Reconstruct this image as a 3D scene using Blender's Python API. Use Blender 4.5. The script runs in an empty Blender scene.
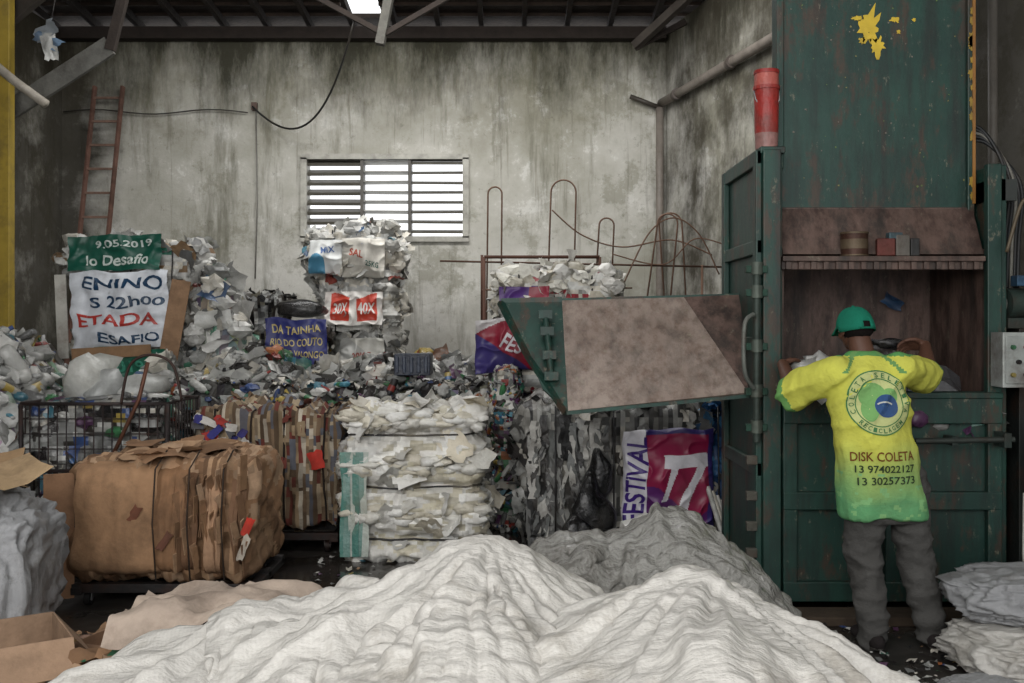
import bpy, bmesh, math, random, traceback
import numpy as np
from mathutils import Vector, Matrix, noise, Euler
from mathutils.bvhtree import BVHTree
R=random.Random(7)
scene=bpy.context.scene
def S(r,g,b):
    f=lambda c:(c/255/12.92) if c/255<=.04045 else ((c/255+.055)/1.055)**2.4
    return (f(r),f(g),f(b))
V=Vector
# ---------------------------------------------------------------- materials
def newmat(name):
    m=bpy.data.materials.new(name); m.use_nodes=True
    nt=m.node_tree; nt.nodes.clear()
    out=nt.nodes.new('ShaderNodeOutputMaterial'); b=nt.nodes.new('ShaderNodeBsdfPrincipled')
    nt.links.new(b.outputs[0],out.inputs[0])
    return m,nt,b,out
def N(nt,t,**k):
    n=nt.nodes.new(t)
    for a,v in k.items(): setattr(n,a,v)
    return n
def noise_n(nt,scale,vec=None,detail=5,rough=.6,mscale=None,rot=None):
    n=N(nt,'ShaderNodeTexNoise'); n.inputs['Scale'].default_value=scale; n.inputs['Detail'].default_value=detail
    n.inputs['Roughness'].default_value=rough
    if vec is not None:
        if mscale:
            mp=N(nt,'ShaderNodeMapping'); mp.inputs['Scale'].default_value=mscale
            if rot: mp.inputs['Rotation'].default_value=rot
            nt.links.new(vec,mp.inputs[0]); vec=mp.outputs[0]
        nt.links.new(vec,n.inputs['Vector'])
    return n.outputs['Fac']
def ramp(nt,fac,a,b,ca=(0,0,0),cb=(1,1,1)):
    r=N(nt,'ShaderNodeValToRGB'); r.color_ramp.elements[0].position=a; r.color_ramp.elements[1].position=b
    r.color_ramp.elements[0].color=(*ca,1); r.color_ramp.elements[1].color=(*cb,1)
    nt.links.new(fac,r.inputs[0]); return r.outputs[0]
def mix(nt,fac,a,b,mode='MIX'):
    m=N(nt,'ShaderNodeMix',data_type='RGBA',blend_type=mode)
    for s,v in ((m.inputs[0],fac),(m.inputs[6],a),(m.inputs[7],b)):
        if isinstance(v,(int,float)): s.default_value=v
        elif isinstance(v,tuple): s.default_value=(v[0],v[1],v[2],1)
        else: nt.links.new(v,s)
    return m.outputs[2]
def bump(nt,b,h,strength,dist=.02):
    n=N(nt,'ShaderNodeBump'); n.inputs['Strength'].default_value=strength; n.inputs['Distance'].default_value=dist
    nt.links.new(h,n.inputs['Height']); nt.links.new(n.outputs[0],b.inputs['Normal'])
def objc(nt): return N(nt,'ShaderNodeTexCoord').outputs['Object']

def vc(name,rough=.6,var=.35,vs=6,bs=.3,bscale=30,metal=0,transp=0,spec=.4,dirt=0,dirtc=(.05,.04,.03)):
    m,nt,b,out=newmat(name)
    at=N(nt,'ShaderNodeAttribute'); at.attribute_name='Col'
    o=objc(nt)
    n=noise_n(nt,vs,o,6,.65)
    k=ramp(nt,n,.25,.75,(1-var,)*3,(1+var*.3,)*3)
    c=mix(nt,1.0,at.outputs['Color'],k,'MULTIPLY')
    if dirt: c=mix(nt,ramp(nt,noise_n(nt,vs*.6,o,8,.7),.48,.7,(0,0,0),(dirt,)*3),c,dirtc)
    nt.links.new(c,b.inputs['Base Color'])
    b.inputs['Roughness'].default_value=rough; b.inputs['Metallic'].default_value=metal
    b.inputs['Specular IOR Level'].default_value=spec
    if bs: bump(nt,b,noise_n(nt,bscale,o,4,.6),bs,.02)
    if transp:
        t=N(nt,'ShaderNodeBsdfTransparent'); mx=N(nt,'ShaderNodeMixShader'); mx.inputs[0].default_value=transp
        nt.links.new(b.outputs[0],mx.inputs[1]); nt.links.new(t.outputs[0],mx.inputs[2]); nt.links.new(mx.outputs[0],out.inputs[0])
    return m
M_card=vc('cardboard_fibre',.9,.38,5,.3,25,dirt=.6,dirtc=S(78,62,50),spec=.2)
M_plas=vc('mixed_plastic',.4,.35,7,.4,30,dirt=.55,dirtc=S(70,64,58))
M_film=vc('plastic_film',.28,.3,9,.5,22,transp=.2,spec=.6,dirt=.35,dirtc=S(86,82,76))
M_white=vc('white_plastic_sack',.38,.25,6,.6,26,dirt=.45,dirtc=S(140,130,110),spec=.5)
M_vinyl=vc('vinyl_print',.4,.25,4,.25,10,dirt=.4,dirtc=S(80,76,72))
M_metal=vc('worn_metal',.55,.4,8,.2,40,metal=.4,dirt=.6,dirtc=S(70,42,28))
M_rod=vc('rusty_rod',.8,.3,8,.2,40,metal=.1,dirt=.4,dirtc=S(70,48,36))
M_wood=vc('old_wood',.85,.5,6,.3,30,dirt=.6,dirtc=S(40,32,26))
M_cloth=vc('cotton_cloth',.9,.18,5,.35,45,spec=.15,dirt=.25,dirtc=S(110,110,70))
M_trous=vc('worn_denim',.95,.25,6,.4,60,spec=.1)
M_skin=vc('skin',.55,.15,10,.1,60,spec=.35)
M_pvc=vc('pvc_pipe',.5,.3,6,.1,20,dirt=.5,dirtc=S(60,50,40))

def mat_paint(name,base,alt,rustc,lo=.52,hi=.62,rough=.45,stretch=(1.5,1.5,.6),scr=.4,rot=None,grime=.7):
    m,nt,b,out=newmat(name); o=objc(nt)
    c=mix(nt,ramp(nt,noise_n(nt,2.2,o,6,.6),.3,.7),base,alt)
    c=mix(nt,ramp(nt,noise_n(nt,5,o,10,.72,stretch,rot),lo,hi),c,rustc)
    c=mix(nt,ramp(nt,noise_n(nt,3,o,8,.7,(3,3,.35),rot),.46,.66,(0,0,0),(grime,)*3),c,S(24,27,25))
    sc=ramp(nt,noise_n(nt,20,o,7,.75,(1,1,.5),rot),.6,.67,(0,0,0),(scr,)*3)
    c=mix(nt,sc,c,S(128,122,104))
    nt.links.new(c,b.inputs['Base Color']); b.inputs['Roughness'].default_value=rough
    b.inputs['Metallic'].default_value=.1
    bump(nt,b,noise_n(nt,14,o,8,.7),.3,.01)
    return m
M_green=mat_paint('green_press_paint',S(18,48,42),S(32,68,58),S(62,52,42),.52,.6,rough=.5,scr=.55)
M_rust=mat_paint('rusty_steel_plate',S(86,68,60),S(104,84,76),S(56,40,34),.45,.62,.6)
M_rustl=mat_paint('worn_rust_tray',S(118,102,92),S(150,136,126),S(88,66,54),.45,.75,.36,stretch=(2.6,.5,2.6),rot=(0,.5,0),grime=.45,scr=.8)

def mat_wall():
    m,nt,b,out=newmat('mouldy_plaster'); o=objc(nt)
    c=mix(nt,ramp(nt,noise_n(nt,.5,o,8,.65),.36,.6),S(160,158,146),S(206,204,197))
    c=mix(nt,ramp(nt,noise_n(nt,.9,o,10,.76),.52,.58,(0,0,0),(.55,)*3),c,S(132,130,114))
    c=mix(nt,ramp(nt,noise_n(nt,2.0,o,10,.78),.56,.6,(0,0,0),(.6,)*3),c,S(216,215,209))
    c=mix(nt,ramp(nt,noise_n(nt,1.6,o,9,.7,(2.0,2.0,.3)),.53,.68,(0,0,0),(.7,)*3),c,S(98,96,80))
    c=mix(nt,ramp(nt,noise_n(nt,2.6,o,9,.75,(3.4,3.4,.16)),.57,.68,(0,0,0),(.5,)*3),c,S(84,76,60))
    sx=N(nt,'ShaderNodeSeparateXYZ'); nt.links.new(o,sx.inputs[0])
    def height(scale,amt,lo,hi,f,colr,st,c):
        ad=N(nt,'ShaderNodeMath',operation='MULTIPLY_ADD'); nt.links.new(noise_n(nt,scale,o,10,.72,st),ad.inputs[0]); ad.inputs[1].default_value=amt
        nt.links.new(sx.outputs[2],ad.inputs[2])
        mr=N(nt,'ShaderNodeMapRange'); nt.links.new(ad.outputs[0],mr.inputs[0]); mr.inputs[1].default_value=lo; mr.inputs[2].default_value=hi
        return mix(nt,ramp(nt,mr.outputs[0],0,1,(0,0,0),(f,)*3),c,colr)
    c=height(.8,3.6,5.5,7.1,.65,S(112,108,88),(1,1,1),c)
    c=height(1.4,3.2,5.95,6.95,.93,S(50,49,38),(1.8,1.8,.5),c)
    c=height(1.2,-2.4,.9,-.6,.7,S(80,76,68),(1,1,1),c)
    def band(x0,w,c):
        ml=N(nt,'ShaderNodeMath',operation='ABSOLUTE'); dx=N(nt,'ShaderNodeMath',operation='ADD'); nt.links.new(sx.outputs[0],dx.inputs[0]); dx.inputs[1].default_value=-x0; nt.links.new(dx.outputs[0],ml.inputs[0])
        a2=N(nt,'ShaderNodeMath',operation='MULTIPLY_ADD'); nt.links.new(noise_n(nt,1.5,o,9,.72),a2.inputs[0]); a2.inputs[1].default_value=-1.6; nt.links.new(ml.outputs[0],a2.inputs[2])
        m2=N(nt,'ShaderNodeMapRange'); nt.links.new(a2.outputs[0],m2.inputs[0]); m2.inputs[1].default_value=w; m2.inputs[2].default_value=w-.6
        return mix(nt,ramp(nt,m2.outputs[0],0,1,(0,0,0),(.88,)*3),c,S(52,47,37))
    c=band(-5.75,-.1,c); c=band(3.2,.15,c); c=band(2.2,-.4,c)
    sp=ramp(nt,noise_n(nt,6,o,10,.84),.57,.63,(0,0,0),(.45,)*3)
    c=mix(nt,sp,c,S(92,90,76))
    nt.links.new(c,b.inputs['Base Color']); b.inputs['Roughness'].default_value=.92; b.inputs['Specular IOR Level'].default_value=.2
    bump(nt,b,noise_n(nt,9,o,10,.7),.5,.02)
    return m
M_wall=mat_wall()
def mat_floor():
    m,nt,b,out=newmat('dirty_wet_concrete'); o=objc(nt)
    c=mix(nt,ramp(nt,noise_n(nt,1.2,o,9,.7),.35,.65),S(28,26,25),S(60,56,52))
    c=mix(nt,ramp(nt,noise_n(nt,9,o,9,.8),.62,.7),c,S(104,98,92))
    nt.links.new(c,b.inputs['Base Color'])
    r=ramp(nt,noise_n(nt,1.1,o,4,.5),.48,.64,(.06,)*3,(.7,)*3); nt.links.new(r,b.inputs['Roughness'])
    bump(nt,b,noise_n(nt,12,o,9,.7),.12,.01)
    return m
M_floor=mat_floor()
def mat_sack(name,base,dirt,bs=.3,rough=.5):
    m,nt,b,out=newmat(name)
    tc=N(nt,'ShaderNodeTexCoord'); o=tc.outputs['Object']; uv=tc.outputs['UV']
    c=mix(nt,ramp(nt,noise_n(nt,2.0,o,6,.6),.3,.7),base,tuple(x*.8 for x in base))
    c=mix(nt,ramp(nt,noise_n(nt,2.4,o,10,.78),.51,.64,(0,0,0),(.7,)*3),c,dirt)
    c=mix(nt,ramp(nt,noise_n(nt,9,o,10,.85),.58,.66,(0,0,0),(.5,)*3),c,tuple(x*.55 for x in dirt))
    w=N(nt,'ShaderNodeTexWave'); w.inputs['Scale'].default_value=30; w.inputs['Distortion'].default_value=1.5; nt.links.new(uv,w.inputs[0])
    w2=N(nt,'ShaderNodeTexWave'); w2.bands_direction='Y'; w2.inputs['Scale'].default_value=26; w2.inputs['Distortion'].default_value=1.5; nt.links.new(uv,w2.inputs[0])
    c=mix(nt,1.0,c,ramp(nt,w.outputs['Fac'],0,1,(.95,)*3,(1,)*3),'MULTIPLY'); c=mix(nt,1.0,c,ramp(nt,w2.outputs['Fac'],0,1,(.965,)*3,(1,)*3),'MULTIPLY')
    nt.links.new(c,b.inputs['Base Color']); b.inputs['Roughness'].default_value=rough; b.inputs['Specular IOR Level'].default_value=.4
    a2=N(nt,'ShaderNodeMath',operation='MULTIPLY_ADD'); nt.links.new(noise_n(nt,6,o,5,.55,(1,3.2,1),(0,0,.6)),a2.inputs[0]); a2.inputs[1].default_value=3.0; nt.links.new(noise_n(nt,26,o,4,.6),a2.inputs[2])
    bump(nt,b,a2.outputs[0],bs,.02)
    t=N(nt,'ShaderNodeBsdfTranslucent'); nt.links.new(c,t.inputs[0]); mx=N(nt,'ShaderNodeMixShader'); mx.inputs[0].default_value=.12
    nt.links.new(b.outputs[0],mx.inputs[1]); nt.links.new(t.outputs[0],mx.inputs[2]); nt.links.new(mx.outputs[0],out.inputs[0])
    return m
M_sack=mat_sack('woven_white_sack',S(206,203,197),S(152,146,136),.42,.45)
M_sackg=mat_sack('woven_grey_sack',S(160,161,163),S(114,111,107))
M_clear=mat_sack('clear_film_heap',S(146,145,140),S(92,88,82),.9,.2)

# ---------------------------------------------------------------- mesh builder
_ico=None
def ico():
    global _ico
    if _ico is None:
        bm=bmesh.new(); bmesh.ops.create_icosphere(bm,subdivisions=2,radius=1)
        _ico=([v.co.copy() for v in bm.verts],[[v.index for v in f.verts] for f in bm.faces]); bm.free()
    return _ico
def basis(n):
    n=n.normalized(); a=V((0,0,1)) if abs(n.z)<.9 else V((1,0,0))
    u=a.cross(n).normalized(); return u,n.cross(u),n
class MB:
    def __init__(s): s.v=[];s.f=[];s.c=[];s.m=[];s.s=[]
    def add(s,vs,fs,col,m=0,sm=False):
        o=len(s.v); s.v.extend([tuple(p) for p in vs]); multi=isinstance(col,list)
        for i,f in enumerate(fs):
            s.f.append([o+j for j in f]); s.c.append(col[i] if multi else col); s.m.append(m); s.s.append(sm)
    def box(s,lo,hi,col,m=0,rot=None):
        lo=V(lo);hi=V(hi);c=(lo+hi)/2;h=(hi-lo)/2
        vs=[]
        for x in(-1,1):
            for y in(-1,1):
                for z in(-1,1):
                    p=V((x*h.x,y*h.y,z*h.z))
                    if rot: p=rot@p
                    vs.append(c+p)
        s.add(vs,[[0,1,3,2],[4,6,7,5],[0,4,5,1],[2,3,7,6],[0,2,6,4],[1,5,7,3]],col,m)
    def beam(s,a,b,w,t,col,m=0,up=(0,0,1)):
        a=V(a);b=V(b);d=(b-a).normalized();u=d.cross(V(up))
        if u.length<.01:u=V((1,0,0))
        u.normalize();n=u.cross(d)
        vs=[p+u*(i*w/2)+n*(j*t/2) for p in(a,b) for i,j in((-1,-1),(1,-1),(1,1),(-1,1))]
        s.add(vs,[[3,2,1,0],[4,5,6,7],[0,1,5,4],[1,2,6,5],[2,3,7,6],[3,0,4,7]],col,m)
    def cyl(s,a,b,r0,r1,col,n=12,m=0,cap=True,sm=True):
        a=V(a);b=V(b);u,w,_=basis(b-a)
        vs=[];
        for p,r in((a,r0),(b,r1)):
            for i in range(n):
                t=2*math.pi*i/n; vs.append(p+u*math.cos(t)*r+w*math.sin(t)*r)
        s.add(vs,[[i,(i+1)%n,n+(i+1)%n,n+i] for i in range(n)],col,m,sm)
        if cap:
            s.add(vs[:n],[list(range(n))[::-1]],col,m); s.add(vs[n:],[list(range(n))],col,m)
    def tube(s,path,r,col,n=6,m=0):
        path=[V(p) for p in path]; vs=[]; L=len(path)
        u=None
        for i,p in enumerate(path):
            d=(path[min(i+1,L-1)]-path[max(i-1,0)]).normalized()
            if u is None: u,w,_=basis(d)
            else:
                u=(u-d*u.dot(d)); 
                if u.length<1e-4: u,w,_=basis(d)
                u.normalize(); w=d.cross(u)
            rr=r[i] if isinstance(r,(list,tuple)) else r
            for k in range(n):
                t=2*math.pi*k/n; vs.append(p+u*math.cos(t)*rr+w*math.sin(t)*rr)
        fs=[[i*n+k,i*n+(k+1)%n,(i+1)*n+(k+1)%n,(i+1)*n+k] for i in range(L-1) for k in range(n)]
        s.add(vs,fs+[list(range(n))[::-1],list(range((L-1)*n,L*n))],col,m,True)
    def smooth_tube(s,P,r,col,n=7,m=0,k=8):
        P=[V(p) for p in P]; Q=[P[0]]+P+[P[-1]]; out=[]
        for i in range(1,len(Q)-2):
            for j in range(k):
                t=j/k; a,b,c,d=Q[i-1],Q[i],Q[i+1],Q[i+2]
                out.append(.5*((2*b)+(c-a)*t+(2*a-5*b+4*c-d)*t*t+(3*b-a-3*c+d)*t**3))
        out.append(P[-1]); s.tube(out,r,col,n,m)
    def sph(s,c,r,col,m=0,rot=None):
        c=V(c); r=V(r) if not isinstance(r,(int,float)) else V((r,r,r)); vs,fs=ico()
        out=[]
        for p in vs:
            q=V((p.x*r.x,p.y*r.y,p.z*r.z))
            if rot:q=rot@q
            out.append(c+q)
        s.add(out,fs,col,m,True)
    def blob(s,c,r,col,amp=.35,m=0,fr=1.6,sm=False):
        c=V(c); r=V(r) if not isinstance(r,(int,float)) else V((r,r,r)); vs,fs=ico(); sd=V((R.random()*50,R.random()*50,R.random()*50))
        s.add([c+V((p.x*r.x,p.y*r.y,p.z*r.z))*(1+amp*(abs(noise.noise(p*fr+sd))*2.2-.6)) for p in vs],fs,col,m,sm)
    def sheet(s,c,n,w,h,col,m=0,k=4,cr=.25):
        u,v,n=basis(n); a=R.random()*6.28; u,v=u*math.cos(a)+v*math.sin(a),v*math.cos(a)-u*math.sin(a)
        sd=V((R.random()*50,R.random()*50,R.random()*50)); vs=[]; q=min(w,h); bend=(R.random()-.5)*2
        for i in range(k+1):
            for j in range(k+1):
                x=i/k-.5;y=j/k-.5
                vs.append(c+u*(x*w*(1+.3*(R.random()-.5)))+v*(y*h*(1+.3*(R.random()-.5)))+n*(q*cr*2*noise.noise(V((x*2.8,y*2.8,0))+sd)+bend*q*x*x))
        s.add(vs,[[i*(k+1)+j,(i+1)*(k+1)+j,(i+1)*(k+1)+j+1,i*(k+1)+j+1] for i in range(k) for j in range(k)],col,m,True)
    def bottle(s,c,d,L,r,col,m=0):
        u,v,d=basis(d); fl=.45+.5*R.random(); n=7
        prof=[(0,.75),(.08,1),(.3,.85+.2*R.random()),(.55,.95),(.72,.9),(.88,.38),(1,.36)]
        vs=[]
        for t,k in prof:
            for i in range(n):
                a=6.283*i/n; vs.append(c+d*((t-.5)*L)+u*(math.cos(a)*r*k)+v*(math.sin(a)*r*k*fl))
        fs=[[a*n+i,a*n+(i+1)%n,(a+1)*n+(i+1)%n,(a+1)*n+i] for a in range(6) for i in range(n)]
        cap=R.choice([S(150,56,50),S(56,78,130),S(190,190,190),S(56,110,70),S(170,170,168)])
        cols=[col]*len(fs)
        for i in range(5*n,6*n): cols[i]=cap
        if R.random()<.28:
            lab=R.choice([S(150,58,52),S(58,94,140),S(176,152,76),S(62,120,78),S(190,190,186)])
            for i in range(2*n,3*n): cols[i]=lab
        s.add(vs,fs+[list(range(n))[::-1],list(range(6*n,7*n))],cols+[col,cap],m,True)
    def scatter(s,n,pal,kinds,size,rng=None,m=0,tilt=.7,off=.01,flt=None,asp=1.8,cr=.25):
        f0,f1=rng or (0,len(s.f)); P=[];A=[];NN=[]
        for i in range(f0,f1):
            q=[V(s.v[j]) for j in s.f[i]]
            cr_=(q[1]-q[0]).cross(q[2]-q[0]); c=sum(q,V())/len(q)
            nn=cr_.normalized() if cr_.length>1e-12 else V((0,0,1))
            if flt and not flt(c,nn): continue
            P.append(q);A.append(cr_.length);NN.append(nn)
        if not P: return
        A=np.array(A);cum=np.cumsum(A)/A.sum()
        for _ in range(n):
            i=int(np.searchsorted(cum,R.random())); i=min(i,len(P)-1)
            q=P[i];a=R.random();b=R.random()*(1-a)
            c=q[0]+(q[1]-q[0])*a+(q[2]-q[0])*b
            nn=NN[i]; d=(nn+V((R.uniform(-1,1),R.uniform(-1,1),R.uniform(-1,1)))*tilt).normalized()
            sz=R.uniform(*size); col=R.choice(pal); j=R.uniform(.6,1.15); col=tuple(min(1,x*j) for x in col)
            k=R.choice(kinds); c=c+nn*off
            if k=='sheet': s.sheet(c,d,sz,sz*R.uniform(.5,asp),col,m,cr=cr)
            elif k=='bottle':
                t=nn.cross(V((R.uniform(-1,1),R.uniform(-1,1),R.uniform(-1,1)))).normalized()+nn*R.uniform(-.3,.5)
                s.bottle(c,t,sz*1.7,sz*.36,col,m)
            elif k=='blob': s.blob(c,(sz*.55,sz*.5,sz*.4),col,.45,m)
    def obj(s,name,mats,parent=None,bevel=0,solid=0,sub=0):
        me=bpy.data.meshes.new(name); me.from_pydata(s.v,[],s.f)
        if not isinstance(mats,(list,tuple)): mats=[mats]
        for m in mats: me.materials.append(m)
        me.polygons.foreach_set('material_index',s.m); me.polygons.foreach_set('use_smooth',s.s)
        ca=me.color_attributes.new('Col','FLOAT_COLOR','CORNER')
        arr=[]
        for f,c in zip(s.f,s.c): arr.extend([c[0],c[1],c[2],1.0]*len(f))
        ca.data.foreach_set('color',arr); me.update()
        ob=bpy.data.objects.new(name,me); scene.collection.objects.link(ob)
        if parent: ob.parent=parent
        if solid:
            q=ob.modifiers.new('s','SOLIDIFY'); q.thickness=solid
        if bevel:
            q=ob.modifiers.new('b','BEVEL'); q.width=bevel; q.segments=2; q.limit_method='ANGLE'
        if sub:
            q=ob.modifiers.new('ss','SUBSURF'); q.levels=sub; q.render_levels=sub
        return ob
# palettes
WHT=[S(216,215,210),S(200,200,195),S(178,178,174),S(205,200,188)]
GRY=[S(146,147,144),S(114,115,114),S(166,166,162)]
COL=[S(148,58,50),S(56,80,132),S(58,116,100),S(176,154,80),S(64,120,78),S(168,104,64),S(98,60,98),S(72,128,146)]
DRK=[S(30,30,32),S(45,42,42),S(60,56,52)]
PM=WHT*3+GRY*3+COL+DRK*2
PB=WHT*4+GRY*5+COL+DRK*4
CARD=[S(158,126,98),S(172,140,110),S(144,112,84),S(128,98,74),S(180,150,122),S(150,116,88)]

# ---------------------------------------------------------------- bale
def hsh(*a):
    h=2166136261
    for x in a: h=((h^(int(x)&0xffffffff))*16777619)&0xffffffff
    h^=h>>13; h=(h*0x5bd1e995)&0xffffffff; h^=h>>15
    return (h&0xffff)/65536
def bale(name,x0,x1,y0,y1,z0,z1,pal,mat,yaw=0,axis=2,layer=26,amp=.03,cell=3.5,scr=200,ssz=(.05,.15),kinds=('sheet',),
         sax=0,straps=3,strapc=(.01,.01,.01),seed=1,rnd=.07,pinch=.05,scrpal=None,step=.032,parent=None,obj=True,extra=None,tilt=.45,ridge=0,strapr=.007,cr=.25):
    mb=MB(); c=V(((x0+x1)/2,(y0+y1)/2,(z0+z1)/2)); h=V(((x1-x0)/2,(y1-y0)/2,(z1-z0)/2)); rot=Matrix.Rotation(yaw,3,'Z')
    sd=V((seed*7.3,seed*3.1,seed*5.7))
    sp=[(-h[sax]+(k+.5+.12*(hsh(seed,k)-.5))*2*h[sax]/straps) for k in range(straps)] if straps else []
    def disp(p,n):
        w=V((p.x*4,p.y*4,p.z*4)); w[axis]*=layer/4
        d=amp*noise.noise(w+sd)+amp*1.6*noise.noise(p*3+sd)+amp*.5*noise.noise(p*14+sd)
        if ridge:
            w2=V((p.x*5,p.y*5,p.z*5)); w2[axis]*=2.2
            d+=ridge*((1-abs(noise.noise(w2+sd)))**3-.4)+ridge*.5*((1-abs(noise.noise(w2*2.3+sd)))**3-.4)
        for t in sp: d-=pinch*math.exp(-((p[sax]-t)/.05)**2)*(1-abs(n[sax]))
        return d
    def surf(p):
        q=V([max(-(h[i]-rnd),min(h[i]-rnd,p[i])) for i in range(3)]); n=(p-q)
        n=n.normalized() if n.length>1e-9 else V((0,0,1))
        pp=q+n*rnd; return pp+n*disp(pp,n),n
    for ax in range(3):
        for sg in(-1,1):
            a,b=[i for i in range(3) if i!=ax]
            na=max(4,int(2*h[a]/step));nb=max(4,int(2*h[b]/step)); vs=[];fs=[];cs=[]
            for i in range(na+1):
                for j in range(nb+1):
                    p=V((0,0,0)); p[ax]=sg*h[ax]; p[a]=-h[a]+2*h[a]*i/na; p[b]=-h[b]+2*h[b]*j/nb
                    vs.append(c+rot@surf(p)[0])
            flip=(sg>0)==(ax!=1)
            for i in range(na):
                for j in range(nb):
                    f=[i*(nb+1)+j,(i+1)*(nb+1)+j,(i+1)*(nb+1)+j+1,i*(nb+1)+j+1]
                    fs.append(f if flip else f[::-1])
                    p=V((0,0,0)); p[ax]=sg*h[ax]; p[a]=-h[a]+2*h[a]*i/na; p[b]=-h[b]+2*h[b]*j/nb
                    o=[k for k in range(3) if k!=axis]
                    nz=noise.noise(p*2.2+sd)
                    ka=math.floor(p[axis]*layer+4*nz); kb=math.floor(p[o[0]]*cell+2*noise.noise(p*5+sd)+hsh(ka,seed)*3); kc=math.floor(p[o[1]]*cell+2*nz)
                    r=hsh(ka,kb,kc,seed); col=pal[int(r*len(pal))%len(pal)]; br=.7+.5*hsh(kb,ka,seed+5)
                    cs.append(tuple(min(1,x*br) for x in col))
            mb.add(vs,fs,cs,0,bool(ridge))
    nf=len(mb.f)
    if scr: mb.scatter(scr,scrpal or pal,list(kinds),ssz,(0,nf),tilt=tilt,cr=cr,off=.004)
    for t in sp:
        a,b=[i for i in range(3) if i!=sax]; path=[]
        K=40
        for k in range(K+1):
            th=2*math.pi*k/K; ca,sa=math.cos(th),math.sin(th)
            p=V((0,0,0)); p[sax]=t+.01*math.sin(th*2+seed)
            mm=max(abs(ca),abs(sa)); p[a]=h[a]*ca/mm; p[b]=h[b]*sa/mm
            q,n=surf(p); path.append(c+rot@(q+n*.02))
        mb.tube(path,strapr,strapc,4)
    if extra: extra(mb)
    return mb.obj(name,mat,parent) if obj else mb

def heap(name,hf,x0,x1,y0,y1,step,n,pal,kinds,size,mat,base,amp=.05,tilt=.6,flt=None,asp=1.8,fr=6):
    mb=MB(); nx=int((x1-x0)/step);ny=int((y1-y0)/step);vs=[];fs=[]
    for i in range(nx+1):
        for j in range(ny+1):
            x=x0+(x1-x0)*i/nx;y=y0+(y1-y0)*j/ny; z=hf(x,y)
            if z>.03: z+=amp*(abs(noise.noise(V((x*fr,y*fr,1.3))))*2-.5)
            vs.append((x,y,max(.004,z)))
    for i in range(nx):
        for j in range(ny):
            f=[i*(ny+1)+j,(i+1)*(ny+1)+j,(i+1)*(ny+1)+j+1,i*(ny+1)+j+1]
            if max(vs[k][2] for k in f)>.01: fs.append(f)
    mb.add(vs,fs,[tuple(c*R.uniform(.6,1.3) for c in R.choice(base)) for _ in fs])
    mb.scatter(n,pal,kinds,size,(0,len(mb.f)),tilt=tilt,flt=flt,asp=asp,off=.02)
    return mb.obj(name,mat)
def bump2(px,py,h,rx,ry,pw=2.6):
    def f(x,y):
        d=math.sqrt(((x-px)/rx)**2+((y-py)/ry)**2); return h*math.exp(-.75*d**pw)
    return f
def tent(x0,y0,h0,x1,y1,h1,s=.8):
    dx,dy=x1-x0,y1-y0; L=dx*dx+dy*dy+1e-9
    def f(x,y):
        t=max(0,min(1,((x-x0)*dx+(y-y0)*dy)/L)); d=math.hypot(x-x0-dx*t,y-y0-dy*t)
        return h0+(h1-h0)*t-s*(math.sqrt(d*d+.004)-.063)-.5*s*max(0,d-.35)
    return f
def hmax(*fs): return lambda x,y:max(f(x,y) for f in fs)

# ---------------------------------------------------------------- text
def text2d(body,bold=.0):
    cu=bpy.data.curves.new('t','FONT'); cu.body=body; cu.align_x='CENTER'; cu.align_y='CENTER'; cu.offset=bold; cu.resolution_u=3
    ob=bpy.data.objects.new('t',cu); scene.collection.objects.link(ob)
    dg=bpy.context.evaluated_depsgraph_get(); dg.update(); me=bpy.data.meshes.new_from_object(ob.evaluated_get(dg))
    bm=bmesh.new(); bm.from_mesh(me); bmesh.ops.triangulate(bm,faces=bm.faces[:])
    for _ in range(3):
        es=[e for e in bm.edges if e.calc_length()>.22]
        if not es: break
        bmesh.ops.subdivide_edges(bm,edges=es,cuts=1); bmesh.ops.triangulate(bm,faces=bm.faces[:])
    vs=[(v.co.x,v.co.y) for v in bm.verts]; fs=[[v.index for v in f.verts] for f in bm.faces]; bm.free()
    bpy.data.objects.remove(ob); bpy.data.curves.remove(cu); bpy.data.meshes.remove(me)
    xs=[v[0] for v in vs] or [0,1]; ys=[v[1] for v in vs] or [0,1]
    w=max(xs)-min(xs); cx=(max(xs)+min(xs))/2; hh=max(ys)-min(ys); cy=(max(ys)+min(ys))/2
    return [((x-cx)/w,(y-cy)/hh) for x,y in vs],fs
def banner(name,p,du,dv,w,h,colf,texts,amp=.03,seed=0,fr=3.5,mat=None,parent=None,k=30,bulge=0):
    p=V(p);du=V(du).normalized();dv=V(dv).normalized();n=du.cross(dv)
    def at(u,v,o=0):
        q=V((u*w*fr,v*h*fr,seed*9.1))
        uu=u+.03*noise.noise(q*2+V((5,0,0)));vv=v+.05*noise.noise(q*1.5+V((0,7,0)))
        d=amp*(noise.noise(q)+.6*(1-abs(noise.noise(q*2.3)))**3)
        if bulge: d+=bulge*(max(0,math.sin(math.pi*min(1,max(0,u))))**.5*max(0,math.sin(math.pi*min(1,max(0,v))))**.5-.3)
        return p+du*(uu*w)+dv*(vv*h)+n*(d+o)
    mb=MB(); vs=[at(i/k,j/k) for i in range(k+1) for j in range(k+1)]
    fs=[[i*(k+1)+j,(i+1)*(k+1)+j,(i+1)*(k+1)+j+1,i*(k+1)+j+1] for i in range(k) for j in range(k)]
    cs=[colf((i+.5)/k,(j+.5)/k) for i in range(k) for j in range(k)]
    mb.add(vs,fs,cs,0,True)
    for body,u,v,tw,th,col,ang in texts:
        tv,tf=text2d(body,.02); ca,sa=math.cos(ang),math.sin(ang)
        out=[]
        for x,y in tv:
            X=x*tw*w;Y=y*th*h; out.append(at(u+(X*ca-Y*sa)/w,v+(X*sa+Y*ca)/h,.008))
        mb.add(out,tf,col)
    return mb.obj(name,mat or M_vinyl,parent)

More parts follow.
